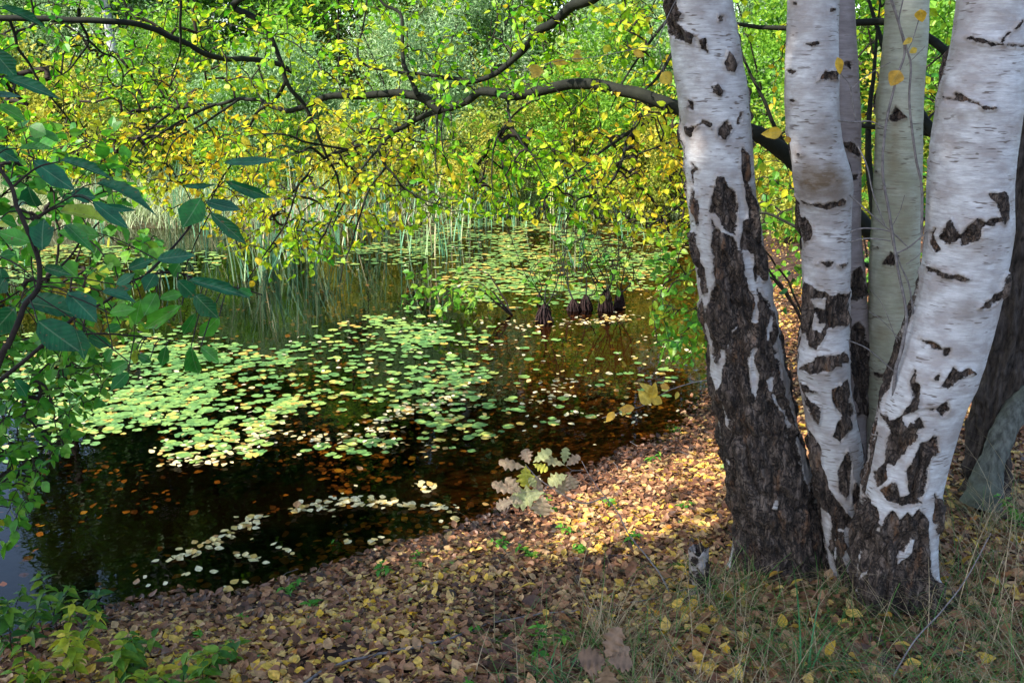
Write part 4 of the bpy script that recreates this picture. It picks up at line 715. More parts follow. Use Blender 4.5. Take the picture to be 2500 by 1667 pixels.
# unseen alders added left of the frame; their crowns block sun from trunks
lt = ftree('alder_tree', 'crown', 'dtrunk', 9.0, 1.9, 12000, .17, rng, .15, .40); lt.location = (-3.0, -.6, gzf(-3.0, -.6)-.1); lt['label'] = 'unseen tall alder added on the near left bank to shade the clump'; lt['group'] = 'tall trees behind the pond'
del lt['group']
copy_tree(lt, 'unseen shorter alder added for shade on the near left bank, beside the tall one', (-5.2, -1.6, gzf(-5.2, -1.6)-.1), 2.1, .95)
copy_tree(lt, 'unseen alder added for shade, furthest back on the near left bank', (-6.7, -1.0, gzf(-6.7, -1.0)-.1), 4.0, .9)
# crowns of the near trees, above the frame
def crown(root, c, rad, n, size, rng, mat='crown', trunkline=None, tm='birch_b'):
    P = cloud(n, np.array(rad), rng, 40, .22, .5)+np.array(c); ax = rng.normal(0, .6, (n, 3)); ax[:, 2] -= .4
    kid(leaves('crown', P, ax, size, M[mat], LS, rng, fbm(P, 1, 2)+rng.normal(0, .15, n), None, .8), root); B_ = Acc()
    for q in range(16):
        if trunkline is None: break
        i = int(np.argmin(np.abs(trunkline[:, 2]-(c[2]+rad[2]*rng.uniform(-.9, .6))))); s_ = trunkline[i]; e = np.array(c)+np.array(rad)*rng.normal(0, .5, 3); B_.tube(spline(np.array([s_, (s_+e)/2+[0, 0, .2], e]), 5), np.linspace(.03, .006, 11), 5)
    if B_.V: kid(B_.build('limbs', M['twig']), root)
crown(t1, (c1[-1][0]-.3, c1[-1][1]+.3, 6.8), (1.7, 1.7, 2.0), 5500, .06, rng, trunkline=c1)
crown(t2, (c2[-1][0], c2[-1][1]+.2, 6.8), (1.4, 1.5, 1.8), 4000, .06, rng, trunkline=c2)
crown(t3, (c3[-1][0], c3[-1][1]+.2, 6.4), (1.0, 1.2, 1.4), 2500, .06, rng, trunkline=c3)
crown(t4, (c4[-1][0], c4[-1][1]+.2, 6.4), (1.0, 1.2, 1.4), 2500, .06, rng, trunkline=c4)
crown(t5, (c5[-1][0], c5[-1][1], 6.9), (1.6, 1.6, 1.9), 5000, .06, rng, trunkline=c5)
crown(dtree, (2.4, 4.6, 6.6), (2.2, 2.2, 1.8), 7000, .06, rng, trunkline=dc)
# ---------------------------------------------------------------- floating pads and leaves
rng = np.random.default_rng(77)
zA = [(-200,860),(200,835),(350,812),(520,835),(640,880),(760,830),(870,790),(985,772),(1090,785),(1180,810),(1215,850),(1190,900),(1140,945),(1000,960),(850,985),(760,1010),(650,1030),(500,1045),(350,1030),(150,1080),(-200,1150)]
zB = [(820,645),(880,600),(980,560),(1200,540),(1700,540),(1760,580),(1640,640),(1590,700),(1480,730),(1380,745),(1250,755),(1130,735),(1060,690),(1060,655),(950,640)]
zC = [(-300,590),(300,600),(560,620),(520,660),(400,680),(200,695),(-300,700)]
zD = [(1180,830),(1350,800),(1500,860),(1640,880),(1640,960),(1500,1010),(1300,1060),(1150,1100),(950,1090),(850,1060),(900,1000),(1100,960)]
zE = [(380,1085),(640,1040),(690,1075),(640,1115),(420,1130)]; zF = [(700,1085),(960,1070),(950,1110),(720,1125)]; zG = [(950,960),(1160,930),(1300,1000),(1250,1080),(1050,1060)]
def inz(x, y, z): return sdf_poly(x, y, z)
N_ = 75000; x = rng.uniform(-300, 1800, N_); y = 533+ (1150-533)*rng.random(N_)**1.0
den = np.zeros(N_); P = on_z(x, y, 0); n_ = fbm(np.stack([P[:, 0], P[:, 1]*.6, 0*x], 1), 2.6, 3)
for z, v, s in ((zA, .85, 60), (zB, .95, 16), (zC, .8, 8), (zD, .10, 20), (zE, .5, 8), (zF, .4, 8), (zG, .35, 15)):
    den = np.maximum(den, v*np.clip(inz(x, y, z)/s+.5, 0, 1))
dn = den*np.clip((n_-.40)*6, .22, 1); wgt = np.interp(y, [533, 650, 850, 1100], [.42, .26, .115, .085]); keep = (rng.random(N_) < dn*wgt*3.0) & (shore(P[:, 0], P[:, 1]) < -.1); P = P[keep]; 
PT = [padT(14, .0, .5), padT(12, .004, .35), padT(13, .012, .7), padT(15, .03, .5)]
o_ = np.argsort(P[:, 1]); P = P[o_]; n = len(P); sz = rng.uniform(.040, .090, n)*np.where(rng.random(n) < .15, .7, 1); tone = np.clip(.50+.5*(fbm(P, 1.5, 2)-.5)+rng.normal(0, .27, n)+.06*(P[:,1] > 8)+.2*(P[:, 0] > .2)*rng.random(n), 0, 1)
print('pads', n)
P[:, 2] = .0035+rng.random(n)*.006
# the 300 nearest pads are things of their own
tone_m = []
for v in range(8):
    tv, tf = PT[v % 4]; s_ = .095
    tone_m.append(mesh('lily_pad', tv*s_, tf, M['pad'], None, {'rnd': np.full(len(tv), [.1, .3, .45, .55, .65, .75, .85, .97][v])}, False))
PadG = 'lily pads on the near side of the pond'
first = {}
for i in range(300):
    v = int(np.clip(tone[i]*8, 0, 7)); o = tone_m[v]
    if v in first: o = o.copy(); sc.collection.objects.link(o)
    first[v] = 1; s_ = sz[i]/.095; o.location = tuple(map(float, P[i])); o.rotation_euler = (rng.normal(0, .025), rng.normal(0, .025), rng.random()*6.28); o.scale = (s_, s_, s_)
    ppx, ppy, _ = proj(P[i]); wh = 'near the left bank bush' if ppx < 300 else 'left of the pale leaf line' if ppx < 550 else 'above the pale leaf line' if ppx < 850 else 'above the oak sprig' if ppx < 1250 else 'near the dark birch'
    tag(o, ['dark green', 'dull green', 'green', 'pale green', 'soft green', 'light green', 'yellowish green', 'yellow and brown'][v]+(' small' if sz[i] < .055 else ' wide' if sz[i] > .075 else '')+' lily pad '+('in front, ' if ppy > 1040 else 'in the middle rows, ' if ppy > 980 else 'further in, ')+wh, 'lily pad', PadG)
for v in range(8):
    if v not in first: bpy.data.objects.remove(tone_m[v])
B = Rz(rng.random(n-300)*6.283); V, F, A = scatter(PT, P[300:], B, sz[300:], tone[300:], rng)
tag(mesh('lily_pads', V, F, M['pad'], None, {'rnd': A}, False), 'carpet of smaller lily pads covering the far water', 'lily pads', kind='stuff')
# pale fallen leaves floating
def lines(L_, n, s):
    L_ = np.array(L_, float); d = np.append(0, np.cumsum(np.hypot(*np.diff(L_, axis=0).T))); t = rng.random(n)*d[-1]
    return np.stack([np.interp(t, d, L_[:, 0])+rng.normal(0, s*2.2, n), np.interp(t, d, L_[:, 1])+rng.normal(0, s, n)], 1)
S_ = [lines([(720,1250),(790,1235),(860,1222),(930,1232)], 80, 7), lines([(930,1232),(1010,1238),(1125,1245)], 36, 4), lines([(410,1372),(470,1355),(530,1325),(580,1295),(620,1270)], 62, 6), lines([(600,1290),(630,1262)], 14, 4), lines([(380,1420),(560,1430)], 12, 16), lines([(580,1365),(640,1372)], 12, 4),
 lines([(1010,1192),(1065,1195)], 16, 4), lines([(1150,930),(1080,985),(960,1010),(900,1060)], 95, 7), lines([(380,1110),(520,1125),(640,1050),(760,1075),(930,1075)], 130, 12), lines([(1170,790),(1340,800),(1530,770)], 70, 10), lines([(1380,790),(1540,780)], 60, 8), lines([(1340,920),(1370,960),(1290,1000)], 40, 8), lines([(1560,730),(1630,700)], 14, 5), lines([(1200,1240),(1240,1275)], 5, 3), lines([(820,1310),(900,1320),(960,1340)], 8, 10), lines([(1500,1020),(1640,1000)], 8, 14), lines([(1570,830),(1700,850)], 22, 8), lines([(1480,1030),(1400,1010)], 10, 4), lines([(980,1090),(1000,1090)], 3, 3), lines([(660,1340),(720,1350)], 6, 5), lines([(1080,1300),(1220,1260),(1330,1190)], 8, 12)]
Q = np.vstack(S_); x = rng.uniform(-100, 1700, 2600); y = rng.uniform(560, 1420, 2600); dd = np.zeros(2600)
for z, v in ((zA, .55), (zB, .5), (zD, .5), (zE, .5), (zF, .5), (zG, .6)): dd = np.maximum(dd, v*(inz(x, y, z) > -15))
dd = np.maximum(dd, .03); k = rng.random(2600) < dd*np.interp(y, [560, 1400], [1, .5]); Q = np.vstack([Q, np.stack([x[k], y[k]], 1)])
P = on_z(Q[:, 0], Q[:, 1], 0); P = P[shore(P[:, 0], P[:, 1]) < -.06]; P[:, 2] = .006+rng.random(len(P))*.012; n = len(P); a = rng.random(n)*6.283
LFt = [leafM(.38, .04, .05, .06), leafM(.36, .10, -.08, 0), leafM(.40, -.05, .1, .05), leafM(.36, .02, -.15, -.08)]
ax = np.stack([np.cos(a), np.sin(a), rng.normal(0, .08, n)], 1)
tag(leaves('floating_leaves', P, ax, .038, M['float'], LFt, rng, rng.random(n)**1.4, None, .12, .22), 'pale fallen birch leaves floating on the dark water', 'fallen leaves', kind='stuff')
# sunken leaves lying under the surface
N_ = 85000; x = rng.uniform(-8, 4, N_); y = rng.uniform(3.0, 13, N_); d = -shore(x, y); k = (d > -.08); x, y, d = x[k], y[k], d[k]; PXs, PYs, _ = proj(np.stack([x, y, 0*x], 1))
pr = .32+1.2*np.clip((PXs-1150)/350, 0, 1)*np.clip((1200-PYs)/250, .3, 1)+.5*np.exp(-((PXs-950)/450)**2-((PYs-1090)/110)**2)+.35*np.exp(-np.maximum(d, 0)/.25); pr *= np.clip((fbm(np.stack([x, y, 0*x], 1), 2.3, 3)-.40)*7, .06, 1.3); pr *= np.where(y > 8.5, .5, 1)*np.interp(PXs, [0, 700], [.12, 1])
k = rng.random(len(x)) < pr; x, y, d = x[k], y[k], d[k]; n = len(x); bz = gz(x, y); zz = np.where(rng.random(n) < .45, bz+.008, np.minimum(-.012-rng.gamma(1.2, .05, n), -.01)); zz = np.maximum(zz, bz+.006); zz = np.where(d > .08, np.minimum(zz, -.009), zz)
a = rng.random(n)*6.283; tag(leaves('sunken_leaves', np.stack([x, y, zz], 1), np.stack([np.cos(a), np.sin(a), 0*a], 1), .038, M['sunken'], LFt, rng, rng.beta(1.4, 1.6, n), None, .25, .35), 'orange brown sunken leaves under the clear water', 'sunken leaves', kind='stuff')
# ---------------------------------------------------------------- leaf litter
def oakT(seed):
    r = np.random.default_rng(seed); n = 30; V = [(0, 0, 0)]; L_, R_ = [], []
    for i in range(n+1):
        t = i/n; env = (math.sin(math.pi*min(1, t**1.5*.97)))**.7*.40+.015; lob = .80+.22*math.sin(t*27+seed)*.9+.05*math.sin(t*47); w = env*lob; z = .05*math.sin(t*26+seed)*env*2-.18*t*t
        V += [(-w, t, z+.12*w), (0, t, -.18*t*t), (w, t+.01, z+.12*w)]
    F = []
    for i in range(n): a = 1+3*i; F += [(a, a+1, a+4), (a, a+4, a+3), (a+1, a+2, a+5), (a+1, a+5, a+4)]
    return np.array(V, float), np.array(F)

def land(n, x0, x1, y0, y1): x = rng.uniform(x0, x1, n); y = rng.uniform(y0, y1, n); k = shore(x, y) > -.12; return x[k], y[k]
xs, ys = [], []
for a in ((145000, -2.6, 4.2, 1.7, 5.6), (52000, .2, 6.5, 5.4, 10), (7000, 1.2, 9, 9, 15.5), (6000, -6, -1.4, 1.2, 3.8)): u, v = land(*a); xs.append(u); ys.append(v)
x, y = np.concatenate(xs), np.concatenate(ys); PXs, PYs, _ = proj(np.stack([x, y, gz(x, y)], 1)); bare = .8*np.exp(-((PXs-860)/170)**2-((PYs-1590)/45)**2)+.15*np.clip((PXs-1500)/300, 0, 1)*np.clip((PYs-1400)/100, 0, 1)+.3*(PXs < 150)
k = rng.random(len(x)) > bare; x, y = x[k], y[k]; n = len(x); z = gz(x, y)+.004+rng.random(n)*.014; a = rng.random(n)*6.283
LL = [oakT(9), leafM(.26, .15, .4, .1), leafM(.38, .10, .25, .05), leafM(.38, .2, .45, -.1), leafM(.38, .10, .25, .05), leafM(.36, .18, -.2, 0), leafM(.40, -.12, .3, .1), leafM(.36, .06, -.35, -.12), leafM(.42, .02, .05, .02)]
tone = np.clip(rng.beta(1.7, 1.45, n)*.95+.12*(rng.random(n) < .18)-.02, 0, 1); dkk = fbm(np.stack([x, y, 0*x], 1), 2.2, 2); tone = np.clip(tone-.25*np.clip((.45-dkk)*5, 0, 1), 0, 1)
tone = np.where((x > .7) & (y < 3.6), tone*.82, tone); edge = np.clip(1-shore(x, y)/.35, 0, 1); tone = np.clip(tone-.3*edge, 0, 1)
sz = .05*np.where(tone < .5, .95, 1.0)
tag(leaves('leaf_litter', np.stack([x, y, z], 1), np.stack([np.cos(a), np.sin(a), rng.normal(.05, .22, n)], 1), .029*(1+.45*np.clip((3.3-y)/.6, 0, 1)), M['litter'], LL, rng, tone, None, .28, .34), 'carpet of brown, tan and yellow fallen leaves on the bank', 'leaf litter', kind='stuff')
print('litter', n)
N_ = 900; x, y = land(N_, -2.4, 4, 1.8, 7); n = len(x); A = Acc()
for i in range(n):
    L_ = rng.gamma(2, .03)+.02; a = rng.random()*6.283; p0 = np.array([x[i], y[i], float(gz(x[i], y[i]))+.016]); d_ = np.array([math.cos(a), math.sin(a), rng.normal(0, .12)])*L_; A.tube(np.array([p0, p0+d_*.5+rng.normal(0, .1*L_, 3)*[1, 1, .3], p0+d_]), rng.uniform(.0007, .0018), 4, float(rng.random()))
tag(A.build('twig_debris', M['gtwig']), 'small broken twigs strewn through the fallen leaves', 'twig litter', kind='stuff')
# larger brown leaves caught in the grass
q = hit(rng.uniform(1300, 2600, 420), rng.uniform(1400, 1760, 420)); q = q[q[:, 1] > 1.8]; a = rng.random(len(q))*6.283; q[:, 2] += rng.uniform(.01, .05, len(q))
tag(leaves('leaves_in_grass', q, np.stack([np.cos(a), np.sin(a), rng.normal(0, .3, len(a))], 1), .052, M['litter'], LL[1:], rng, rng.choice([.12, .22, .3, .4, .55, .8], len(q))+rng.normal(0, .03, len(q)), None, .45, .2), 'larger red brown leaves caught in the grass', 'fallen leaves', kind='stuff')
# ---------------------------------------------------------------- grass
x, y = rng.uniform(1080, 2700, 15000), rng.uniform(1130, 1820, 15000)
pg = np.clip((y-1400-.25*np.maximum(1800-x, 0)*.5)/120, 0, 1)*np.clip((x-1150)/350, .05, 1); pg = np.maximum(pg, .75*(x > 2270)*(y > 1180)); pg = np.maximum(pg, .0)
k = rng.random(len(x)) < pg*.45; H = hit(x[k], y[k]); k2 = np.isfinite(H).all(1) & (shore(H[:, 0], H[:, 1]) > .05) & (H[:, 1] > 1.7); H = H[k2]
tuft = fbm(H, 5, 2); H = H[rng.random(len(H)) < np.clip((tuft-.42)*7, .06, 1)]; n = len(H); hgt = rng.gamma(3, .035, n)+.05
tn_ = np.clip(.50+.9*(fbm(H+3, 2.5, 2)-.5)+rng.normal(0, .25, n), 0, 1)
FB = [bladeT(6, 1, .5), bladeT(6, 1, 1.0), bladeT(6, 1, 1.5), bladeT(6, 1, .8)]
tag(blades('grass', H-[0, 0, .005], np.minimum(hgt, .26), .0032, M['grass'], FB, rng, .75, tn_), 'thin dry and green grass around the birch bases', 'grass', kind='stuff')
# long fine stalks at the right
x, y = rng.uniform(2260, 2640, 90), rng.uniform(1200, 1640, 90); H = hit(x, y); n = len(H)
tag(blades('tall_grass', H, rng.uniform(.25, .6, n), .0028, M['grass'], FB[:2]+FB[3:], rng, .35, rng.uniform(.6, 1, n)), 'tall bleached grass stalks at the lower right', 'grass', kind='stuff')
x, y = rng.uniform(1250, 2600, 110), rng.uniform(1440, 1720, 110); H = hit(x, y); n = len(H)
tag(blades('straw', H, rng.uniform(.14, .40, n), .0024, M['grass'], [bladeT(8, 1, .3), bladeT(8, 1, .9)], rng, 1.1, rng.uniform(.8, 1, n)), 'bleached straws lying criss cross over the grass', 'straw', kind='stuff')
def tuft_(name, label, px, py, n, h, w, mat, tilt, rd, cat='grass tuft', sp=.02, tp=None):
    c = hit(px, py)[0]; p_ = c+np.stack([rng.normal(0, sp, n), rng.normal(0, sp, n), np.zeros(n)-.01], 1)
    return tag(blades(name, p_, h*rng.uniform(.5, 1.1, n), w, M[mat], tp or FB, rng, tilt, rng.uniform(*rd, n)), label, cat)
tuft_('grass_tuft', 'blue green needle like grass tuft at the foot of the thick birch', 2245, 1475, 70, .17, .0022, 'ggrass', .9, (0, .6), sp=.012, tp=[bladeT(6, 1, .25), bladeT(6, 1, .5)])
tuft_('grass_tuft', 'straw coloured tuft splaying out behind the brown oak sprig', 1480, 1590, 90, .30, .0026, 'grass', .9, (.75, 1), sp=.02, tp=[bladeT(6, 1, .3), bladeT(6, 1, .9), bladeT(6, 1, .6)])
tuft_('grass_tuft', 'mixed green and straw tuft right of the brown oak sprig', 1760, 1500, 110, .24, .003, 'grass', .85, (.1, 1), sp=.07)
tuft_('grass_tuft', 'bright green broad blades left of the clump, below the stump', 1960, 1660, 8, .34, .006, 'ggrass', .35, (.5, 1), sp=.01)
tuft_('grass_tuft', 'green tuft at the bottom edge right of centre', 1370, 1690, 26, .16, .005, 'ggrass', .6, (.6, 1), sp=.04)
tuft_('grass_tuft', 'green blade tuft growing between the two leaning birches', 2105, 1190, 9, .30, .004, 'ggrass', .3, (.5, 1), sp=.01)
tuft_('grass_tuft', 'dense low green tuft at the bottom, below the birch clump', 2000, 1600, 220, .13, .0025, 'grass', .9, (0, .45), sp=.13)
tuft_('grass_tuft', 'dry curled tuft at the lower right corner', 2380, 1560, 130, .2, .0028, 'grass', .9, (.4, 1), sp=.12)
for (px, py, n, h, lb) in [(1820, 1440, 70, .16, 'dry tuft against the base of the dark birch'), (2050, 1465, 80, .15, 'mixed tuft filling the gap between the birch bases'), (2160, 1500, 90, .13, 'low tuft in front of the thick birch base'), (2310, 1440, 80, .2, 'straw tuft right of the thick birch base'), (2420, 1300, 90, .28, 'tall straw tuft before the dark barked tree'), (1690, 1480, 60, .15, 'thin tuft below the birch stump')]:
    tuft_('grass_tuft', lb, px, py, n, h, .0024, 'grass', .8, (.2, 1), sp=.05)
# moss
for (px, py, r_, lb) in [(1230, 1570, .10, 'bright green moss cushion beside the long fallen stick'), (1660, 1385, .04, 'small moss patch left of the birch stump')]:
    c = hit(px, py)[0]; n = 2600; u = rng.normal(0, r_, n), rng.normal(0, r_*.55, n); p_ = np.stack([c[0]+u[0], c[1]+u[1], 0*u[0]], 1); p_[:, 2] = gz(p_[:, 0], p_[:, 1])-.002
    tag(blades('moss_cushion', p_, rng.uniform(.008, .024, n), .004, M['moss'], FB[:2], rng, .6), lb, 'moss')
# ---------------------------------------------------------------- sticks
def stick(name, label, pts, r0, r1, mat='gtwig', hz=None, ys=None, subs=()):
    A = Acc()
    if ys is None: q = np.array(pts, float); P = hit(q[:, 0], q[:, 1]); P[:, 2] += (r0*1.1+.012 if hz is None else 0); P = spline(P, 6)
    else: P = pl(pts, ys, 6)
    P = P+(fbm(P, 30, 2)[:, None]-.5)*r0*1.5; A.tube(P, np.linspace(r0, r1, len(P)), 8); root = P[0]
    for s in subs: Q = pl(s[0], s[1], 5) if s[1] else spline(hit(*np.array(s[0], float).T)+[0, 0, .02], 5); A.tube(Q, np.linspace(r1*1.3, r1*.4, len(Q)), 5)
    return tag(A.build(name, M[mat]), label, 'stick' if name != 'bare_twig' else 'twig')
stick('fallen_stick', 'long thin grey stick lying across the litter at the bottom', [(730,1690),(800,1643),(900,1612),(985,1595),(1080,1575),(1150,1550),(1200,1530),(1300,1512),(1400,1500),(1480,1490),(1600,1470),(1700,1440)], .0055, .002, subs=[([(1128,1570),(1118,1600),(1112,1625)], None), ([(1060,1580),(1000,1630)], None)])
g0 = hit(1640, 1450)[0]; g1 = g0[1]
stick('bare_twig', 'thin bare twig arching from the bank up over the pond, right of the oak sprig', [(1634,1445),(1610,1400),(1580,1358),(1538,1308),(1512,1258),(1477,1212),(1443,1166),(1420,1125)], .0035, .0013, ys=[g1, 3.6, 3.7])
stick('floating_stick', 'thin stick floating under a line of pale leaves', [(400,1375),(470,1352),(540,1318),(610,1268),(700,1245),(800,1225),(930,1236),(1050,1240),(1140,1255)], .003, .0015, 'twig')
stick('fallen_stick', 'dark stick leaning at the base of the dark birch', [(1815,1425),(1870,1395),(1925,1365),(1960,1340)], .004, .0025)
stick('fallen_stick', 'straight straw stem slanting across the lower right corner', [(2180,1650),(2235,1560),(2300,1490),(2360,1410),(2420,1300)], .0025, .0015, 'gtwig', ys=[2.6, 2.75, 2.9])
stick('fallen_stick', 'small twig on the dark water left of the oak sprig', [(1045,1200),(1080,1225),(1150,1260)], .003, .0012, 'twig')
# bare grey twigs in front of the slim birch
A = Acc(); YT = Y5+.02
bt = thing('bare_sapling', 'bare grey forked sapling in front of the slim greenish birch, holding a few orange leaves', 'sapling', None, tuple(map(float, at(2185, 950, YT))))
for pts, r in [(T6([(1500,1500),(1530,1080),(1560,960),(1600,760),(1590,620),(1545,400),(1510,160),(1480,0)]), .0065), (T3([(1520,1568),(1490,1350),(1450,1100),(1470,800),(1540,500),(1590,340),(1560,180),(1500,0),(1470,-60)]), .005), (T6([(1650,730),(1620,520),(1570,400),(1540,310)]), .0035), (T3([(1700,1500),(1700,1200),(1660,1000),(1620,650),(1630,430),(1600,300),(1510,0)]), .0048),
  (T3([(1165,770),(1280,780),(1370,775),(1460,815)]), .0032), (T3([(1280,780),(1250,600),(1240,540),(1180,470)]), .0028), (T3([(1250,570),(1330,500),(1420,440),(1500,400)]), .0016), (T6([(1520,1060),(1440,990),(1340,910),(1220,860)]), .0026), (T6([(1560,860),(1450,740),(1360,680)]), .0014), (T6([(1540,310),(1620,270),(1700,200),(1730,170)]), .003), (T6([(1250,170),(1330,150),(1450,160),(1530,190),(1610,270)]), .0028), (T6([(1250,235),(1350,215),(1500,230)]), .0026), (T3([(1240,1245),(1380,1370),(1530,1500),(1600,1568)]), .0028), (T3([(1290,930),(1350,1060),(1390,1240),(1470,1450)]), .0028), (T6([(1545,880),(1450,640),(1370,540)]), .0014), (T3([(1680,130),(1640,260),(1600,340)]), .0016), (T3([(1580,0),(1555,150),(1600,300)]), .0022), (T3([(1720,300),(1650,370),(1600,420)]), .0012), (T6([(1500,160),(1560,40),(1590,-60)]), .0016), (T6([(1600,380),(1690,310),(1720,200)]), .0014)]:
    P = pl(pts, [YT-.03+rng.normal(0, .01), YT-.04], 6); A.tube(P, np.linspace(r, r*.6, len(P)), 7)
kid(A.build('stem', M['gtwig']), bt)
def oneleaves(name, L_, mat, parent, tp, tones, cat=None):
    ps, ax, nr, s_, rd = [], [], [], [], []
    for (x0, y0, x1, y1, w, Yd, tn) in L_:
        a, b_ = at(x0, y0, Yd), at(x1, y1, Yd+rng.normal(0, .008)); d = b_-a; v_ = a-np.array([0, 0, CAMZ]); ps.append(a); ax.append(d); nr.append(-v_/np.linalg.norm(v_)+rng.normal(0, .2, 3)); s_.append([w*Yd/FPX/.74, np.linalg.norm(d), np.linalg.norm(d)]); rd.append(tn)
    V, F, A_ = scatter(tp, np.array(ps), basis(np.array(ax), np.array(nr)), np.array(s_), np.array(rd), rng); o = mesh(name, V, F, M[mat], None, {'rnd': A_, 'lx': np.concatenate(LX), 'ly': np.concatenate(LY)}, True)
    if parent: kid(o, parent)
    return o
def t3l(x0, y0, x1, y1, w, tn): a = T3([(x0, y0), (x1, y1)]); return (*a[0], *a[1], w/2.6133, YT-.06, tn)
oneleaves('foliage', [t3l(1160,365,1185,480,55,.6), t3l(1560,450,1500,550,100,.8), t3l(1690,60,1700,145,75,.5), t3l(1640,245,1580,285,38,.2), t3l(1670,310,1620,340,40,.1), t3l(810,840,680,860,75,.4), t3l(840,870,855,920,40,1.)], 'yleaf', bt, [leafT(.37, .1, .15, .05, .35)], None)
# yellow leaved twig left of the dark birch
yt = thing('leafy_twig', 'slender twig with yellow leaves reaching left over the orange shallows', 'twig', None, tuple(map(float, at(1735, 930, 3.6))))
A = Acc(); Pq = pl([(1750,925),(1700,932),(1640,950),(1600,972),(1570,990),(1520,1005),(1470,1020)], [3.55, 3.7], 6); A.tube(Pq, np.linspace(.0022, .001, len(Pq)), 6); kid(A.build('stem', M['gtwig']), yt)
oneleaves('foliage', [(1590,985,1560,955,34,3.6,.1),(1590,975,1600,935,24,3.6,.3),(1612,940,1636,948,18,3.6,.9),(1590,970,1618,985,26,3.6,.2),(1600,960,1562,935,20,3.6,.05),(1550,995,1510,1000,22,3.62,.9),(1500,1005,1480,1030,20,3.65,.7),(1655,955,1650,975,12,3.6,.0),(1530,1000,1518,1015,12,3.65,.3)], 'yleaf', yt, [leafT(.38, .1, .15, .05, .4)], None)
hb = thing('leafy_twig', 'thin hanging birch twig with a few large yellow leaves, left of the dark birch top', 'twig', None, tuple(map(float, at(1640, 20, 3.2))))
A = Acc(); Pq = pl([(1720,-120),(1640,20),(1600,110),(1560,118),(1450,140),(1370,148),(1300,165),(1235,178)], [3.2, 3.2], 6); A.tube(Pq, np.linspace(.0018, .0008, len(Pq)), 6); Pq = pl([(1605,100),(1615,150),(1622,180)], [3.2, 3.2], 5); A.tube(Pq, .0009, 5); kid(A.build('stem', M['gtwig']), hb)
oneleaves('foliage', [(1345,150,1390,156,15,3.2,.5),(1290,165,1330,178,24,3.2,.1),(1320,168,1296,190,24,3.2,.1),(1395,140,1425,146,18,3.2,.2),(1400,132,1420,124,14,3.2,.1),(1545,126,1575,138,18,3.2,.6),(1615,178,1640,205,34,3.2,.1),(1845,300,1888,330,36,3.2,.2)][:7], 'yleaf', hb, [leafT(.38, .1, .15, .05, .4)], None)
# ---------------------------------------------------------------- oak sprigs
def q8(x, y): return (800+x/2.6133, 1067+y/2.6133)
oak = thing('oak_sprig', 'oak sprig with lobed tan and yellow green leaves hanging over the pond edge', 'oak sprig', None, tuple(map(float, at(*q8(1770, 380), 3.62))))
A = Acc(); YO = 3.6
for pts, r in [([q8(1770,380),q8(1660,420),q8(1560,400),q8(1460,340),q8(1340,260),q8(1260,170)], .0028), ([q8(1400,310),q8(1385,340),q8(1375,380)], .0016), ([q8(1630,210),q8(1560,210),q8(1520,180)], .0014), ([q8(1545,235),q8(1560,215),q8(1630,210)], .0014), ([q8(1375,350),q8(1300,345),q8(1200,360)], .0012)]:
    P = pl(pts, [YO, YO-.02], 6); A.tube(P, np.linspace(r, r*.5, len(P)), 6)
kid(A.build('stem', M['gtwig']), oak)
OL = [(1260,190,1090,165,75,.3),(1285,170,1255,78,85,.1),(1310,160,1422,82,75,.72),(1262,180,1268,328,120,1.),(1310,170,1402,212,60,1.),(1515,178,1375,135,60,.6),(1508,168,1522,70,65,.7),(1520,182,1602,115,75,.15),(1530,238,1405,292,90,.7),(1540,235,1572,332,90,.25),(1530,250,1480,372,90,.35),(1378,348,1298,248,95,.2),(1380,350,1165,405,150,.72),(1370,370,1362,505,150,.45),(1235,352,1140,268,80,.3),(1205,352,1048,300,75,.2),(1185,400,1075,448,80,.35),(1330,320,1290,265,60,.7),(1250,420,1160,390,60,.5)]
oneleaves('foliage', [(*q8(a, b_), *q8(c, d), w/2.6133*1.1, YO+rng.normal(-.02, .02), t_) for a, b_, c, d, w, t_ in OL], 'oak', oak, [oakT(1), oakT(2), oakT(3)], None)
c = hit(1490, 1690)[0]; bo = thing('oak_sprig', 'withered brown oak sprig at the bottom edge, among straw coloured grass', 'oak sprig', None, tuple(map(float, c)))
A = Acc(); P = pl([(1495,1690),(1482,1640),(1475,1600),(1478,1560)], [c[1], c[1]-.12, c[1]-.14], 6); A.tube(P, .0018, 6); kid(A.build('stem', M['twig']), bo)
oneleaves('foliage', [(1480,1605,1508,1535,62,2.2,.5),(1478,1608,1412,1602,60,2.2,.1),(1478,1612,1425,1632,54,2.2,.3),(1482,1612,1545,1618,50,2.2,.4),(1480,1622,1482,1690,60,2.22,.8),(1485,1605,1535,1580,40,2.22,.9)], 'brown', bo, [oakT(4), oakT(5)], None)
